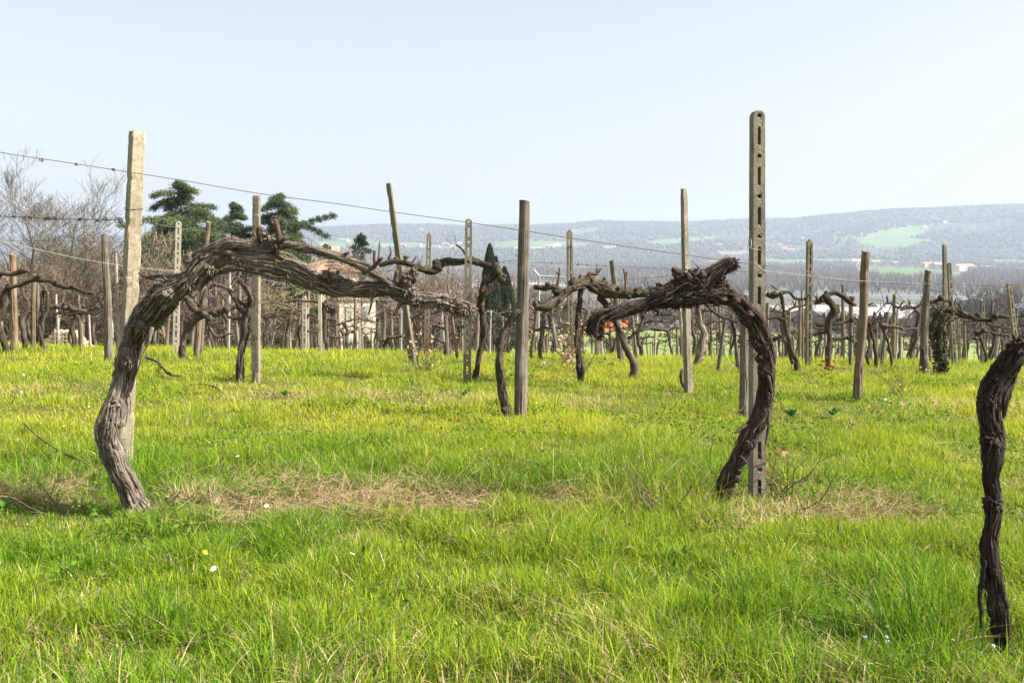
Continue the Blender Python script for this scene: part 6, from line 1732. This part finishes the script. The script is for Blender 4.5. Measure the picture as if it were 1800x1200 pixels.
# sheds and warehouses on the valley floor
def vat(px, py):
    g = G(px, py, 600); return Vector((g.x, g.y, g.z)), g.y
for (lab, px, py, wpx, hpx, dd, roof, wall, rz, rhpx) in [
    ('large dark shed with a wide pale metal roof at the right', 1775, 566, 135, 30, 60, 'roof_metal', 'wall_dark', .12, 12),
    ('long low greenhouse with pale roof behind the umbrella headed vine', 1500, 566, 165, 12, 70, 'roof_grey', 'wall_dark', .10, 14),
    ('second pale roofed greenhouse, left of the leaning brown post', 1405, 556, 110, 10, 60, 'roof_grey', 'wall_dark', .08, 9),
    ('blue walled shed right of the leaning brown post', 1544, 585, 34, 22, 20, 'roof_grey', 'wall_blue', .05, 3),
    ('long grey greenhouse roof left of the dark wooden post', 1600, 556, 120, 10, 60, 'roof_grey', 'wall_dark', -.06, 10)]:
    g, Yv = vat(px, py)
    house(lab, g, wpx / F * Yv, dd, hpx / F * Yv, rz=rz, wall=wall, roof=roof, rh=rhpx / F * Yv, wins=(5, 1), name='warehouse', eave=.5)

HS = [ # far houses: px, py of foot, width px, height px, wall, roof, label
 (1505, 466, 18, 11, 'plaster_white', 'roof_tile', 'white farmhouse on the valley floor left of the leaning brown post'),
 (1538, 466, 14, 9, 'plaster_pink', 'roof_tile', 'pinkish house just right of the leaning brown post'),
 (1572, 466, 14, 7, 'stone_wall', 'roof_tile', 'grey farm building between pinkish house and white villa'),
 (1630, 470, 22, 10, 'plaster_white', 'roof_tile', 'white villa with arches left of the dark wooden post'),
 (1650, 472, 22, 12, 'stone_wall', 'roof_grey', 'grey block behind the tall thin dark post'),
 (1693, 476, 38, 13, 'plaster_cream', 'roof_tile', 'large cream farmhouse right of the tall thin dark post'),
 (1735, 474, 22, 8, 'plaster_white', 'roof_tile', 'low white house behind the large bare trees'),
 (1763, 477, 30, 8, 'stone_wall', 'roof_tile', 'long tiled house at the far right of the valley'),
 (1792, 478, 14, 9, 'plaster_white', 'roof_tile', 'small white house at the right edge of the valley'),
 (1252, 464, 22, 6, 'plaster_white', 'roof_tile', 'white village house above the right vine head'),
 (1281, 462, 18, 7, 'plaster_white', 'roof_tile', 'pale village house between vine stub and tallest post'),
 (1264, 434, 10, 6, 'plaster_cream', 'roof_tile', 'cream house on the slope left of the tallest post'),
 (1370, 432, 9, 5, 'plaster_white', 'roof_tile', 'small white house on the slope right of the tallest post'),
 (1390, 443, 14, 6, 'plaster_cream', 'roof_tile', 'cream house at the hill foot right of the tallest post'),
 (1378, 438, 8, 5, 'plaster_white', 'roof_tile', 'tiny white house in the hamlet right of the tallest post'),
 (1411, 420, 6, 4, 'plaster_white', 'roof_tile', 'tiny house high on the slope left of the lichen covered post'),
 (911, 440, 14, 6, 'plaster_white', 'roof_metal', 'white hall left of the thick central post top'),
 (945, 439, 26, 5, 'tank_white', 'roof_metal', 'long white hall just right of the thick central post'),
 (965, 437, 16, 7, 'plaster_white', 'roof_grey', 'white hall second from the thick central post'),
 (979, 436, 12, 9, 'plaster_cream', 'roof_grey', 'taller cream hall left of the mossy slotted post'),
 (1068, 438, 18, 6, 'plaster_pink', 'roof_tile', 'long tiled farmhouse above the small wooden post'),
 (1079, 438, 5, 9, 'tank_white', 'roof_tile', 'narrow white house beside the long tiled farmhouse'),
 (570, 432, 12, 5, 'plaster_white', 'roof_tile', 'white house at the foot of the hills right of the cedar'),
 (604, 425, 18, 6, 'plaster_cream', 'roof_grey', 'cream barn left of the small spruce top'),
 (677, 436, 12, 6, 'plaster_cream', 'roof_tile', 'yellowish house left of the leaning concrete post'),
 (708, 434, 12, 6, 'plaster_pink', 'roof_tile', 'pinkish house right of the leaning concrete post'),
 (737, 434, 9, 7, 'tank_white', 'roof_tile', 'bright white house left of the slotted mossy post'),
 (732, 447, 9, 4, 'tank_white', 'roof_tile', 'low white house below the bright white one'),
 (768, 436, 10, 5, 'plaster_white', 'roof_tile', 'village house just right of the slotted mossy post'),
 (783, 432, 11, 6, 'plaster_white', 'roof_tile', 'village house second right of the slotted mossy post'),
 (795, 434, 9, 5, 'plaster_cream', 'roof_tile', 'village house third right of the slotted mossy post'),
 (808, 431, 8, 6, 'plaster_white', 'roof_tile', 'village house left of the rounded head post'),
 (740, 405, 6, 3, 'plaster_white', 'roof_tile', 'tiny house high on the left hill'),
 (1660, 392, 8, 4, 'plaster_white', 'roof_tile', 'tiny pale house on the upper right hillside'),
 (1625, 402, 9, 5, 'plaster_white', 'roof_tile', 'pale house beside the hill meadow on the right'),
]
for (px, py, w, h, wl, rf, lab) in HS:
    g, Yv = vat(px, py); Wm = max(5, w / F * Yv); Hm = max(3.5, h * .62 / F * Yv)
    house(lab, g, Wm, min(Wm, max(7, Wm * .6)), Hm, rz=random.uniform(-.4, .4), wall=wl, roof=rf, rh=max(1.2, h * .3 / F * Yv), wins=(3, 2), eave=.5)
# bell tower on the slope
g, Yv = vat(1234, 428)
root = empty('bell_tower', g); tag(root, 'reddish square tower on the slope left of the tallest post', 'tower')
mb = MB(); s = 5 / F * Yv / 2; H = 14 / F * Yv; box(mb, (0, 0, H / 2 - 1), (s, s, H / 2 + 1)); mb.obj('wall', M['plaster_pink'], root, smooth=False)
mb = MB(); mb.add([(-s * 1.1, -s * 1.1, H), (s * 1.1, -s * 1.1, H), (s * 1.1, s * 1.1, H), (-s * 1.1, s * 1.1, H), (0, 0, H + s * .8)], [[3, 2, 1, 0]], [[0, 1, 4], [1, 2, 4], [2, 3, 4], [3, 0, 4]]); mb.obj('roof', M['roof_tile'], root, smooth=False)
mb = MB(); box(mb, (0, -s, H * .8), (s * .35, .3, H * .08)); mb.obj('belfry_shade_box', M['pane'], root, smooth=False)  # solid dark box, paints the shade inside a belfry opening

# orange safety nets by the field
def net(label, p0, p1, h):
    p0, p1 = Vector(p0), Vector(p1); L = (p1 - p0).length; n = 9
    root = empty('safety_net', p0); tag(root, label, 'fence')
    mb = MB(); d = (p1 - p0)
    seg = [Vector(p0) * 0 + d * (k / n) for k in range(n + 1)]
    zs = [gz(p0.x + s.x, p0.y + s.y) - p0.z for s in seg]
    for k in range(n):
        a, b = seg[k], seg[k + 1]; sg = .06 * math.sin(k * 2.1)
        v = [(a.x, a.y, zs[k] + .05), (b.x, b.y, zs[k + 1] + .05), (b.x, b.y, zs[k + 1] + h + sg), (a.x, a.y, zs[k] + h - sg), (a.x, a.y + .03, zs[k] + .05), (b.x, b.y + .03, zs[k + 1] + .05), (b.x, b.y + .03, zs[k + 1] + h + sg), (a.x, a.y + .03, zs[k] + h - sg)]
        mb.add(v, [[0, 1, 2, 3], [7, 6, 5, 4], [3, 2, 6, 7]])
    mb.obj('net', M['orange_net'], root, smooth=False)
    for k in range(0, n + 1, 3):
        mb = MB(); segs(mb, [(seg[k].x, seg[k].y - .05, zs[k])], [(seg[k].x, seg[k].y - .05, zs[k] + h + .2)], [.04], [.04], 6); mb.obj('stake', M['wood_brown'], root)
net('orange safety net at the edge of the green field', on_ground(1064, 205), on_ground(1104, 228), 1.9)
net('orange safety net behind the mossy slotted post', on_ground(1016, 190), on_ground(1036, 190), 1.1)
net('low orange net right of the thick central post', on_ground(938, 160), on_ground(968, 160), .6)

# log pile at the left
root = empty('log_pile', on_ground(112, 34)); tag(root, 'stack of cut firewood behind the low dark vine on the left', 'log pile')
rs = random.Random(6); cnt = 0
for row in range(6):
    for k in range(15 - row * 2):
        mb = MB(); r_ = rs.uniform(.055, .09); x = -.95 + (k + row) * .135 + rs.gauss(0, .01); z = .06 + row * .13
        a = rs.gauss(0, .1); p0 = np.array([x, -.25, z]); p1 = np.array([x + a * .5, .3, z + rs.gauss(0, .02)])
        segs(mb, [p0], [p1], [r_], [r_], 9)
        th = np.linspace(0, 6.283, 9, endpoint=False)
        mb.add([p0 + np.array([math.cos(t) * r_, -.001, math.sin(t) * r_]) for t in th] + [p0 - [0, .004, 0]], None, [[9, i, (i + 1) % 9] for i in range(9)])
        if cnt < 98: mb.obj('log', M['cut_wood'], root, smooth=False)
        cnt += 1

# ------------------------------------------------------------------ haze: one closed box of even air
mb = MB(); box(mb, (0, 3000, 0), (6500, 3600, 1))
v = np.concatenate(mb.v)
ztop = float(ground(*np.meshgrid(np.linspace(-6000, 6000, 200), np.linspace(10, 6500, 200))).max()) + 40
v[:, 2] = np.where(v[:, 2] > 0, ztop, -120)
mb.v = [v]
hz = mb.obj('haze', None or bpy.data.materials.new('haze_air'), smooth=False, attrs=())
hm = hz.data.materials[0]; hm.use_nodes = True; nt = hm.node_tree
for n in list(nt.nodes):
    if n.type == 'BSDF_PRINCIPLED': nt.nodes.remove(n)
pv = nt.nodes.new('ShaderNodeVolumePrincipled')
pv.inputs['Color'].default_value = (.66, .80, 1.0, 1)
pv.inputs['Density'].default_value = .000138
pv.inputs['Anisotropy'].default_value = .2
nt.links.new(pv.outputs[0], [n for n in nt.nodes if n.type == 'OUTPUT_MATERIAL'][0].inputs['Volume'])
tag(hz, 'pale blue spring haze over the valley', 'haze', kind='stuff')

# ------------------------------------------------------------------ look-alikes get their order from the left
ORD = ['first', 'second', 'third', 'fourth', 'fifth', 'sixth', 'seventh', 'eighth', 'ninth', 'tenth', 'eleventh', 'twelfth', 'thirteenth', 'fourteenth']
byl = {}
for o in SC.objects:
    if o.parent is None and o.get('group') and o.get('label'): byl.setdefault(o['label'], []).append(o)
for lab, L_ in byl.items():
    if len(L_) < 2 or len(L_) > 14: continue
    L_.sort(key=lambda o: o.location.x / max(o.location.y, .1))
    for k, o in enumerate(L_):
        t = ORD[k] + ' from left, ' + lab
        if len(t.split()) > 16: t = t.replace(' in the grass', '')
        if len(t.split()) > 16: t = t.replace(' under the arch', '').replace(' the ', ' ')
        if len(t.split()) <= 16: o['label'] = t
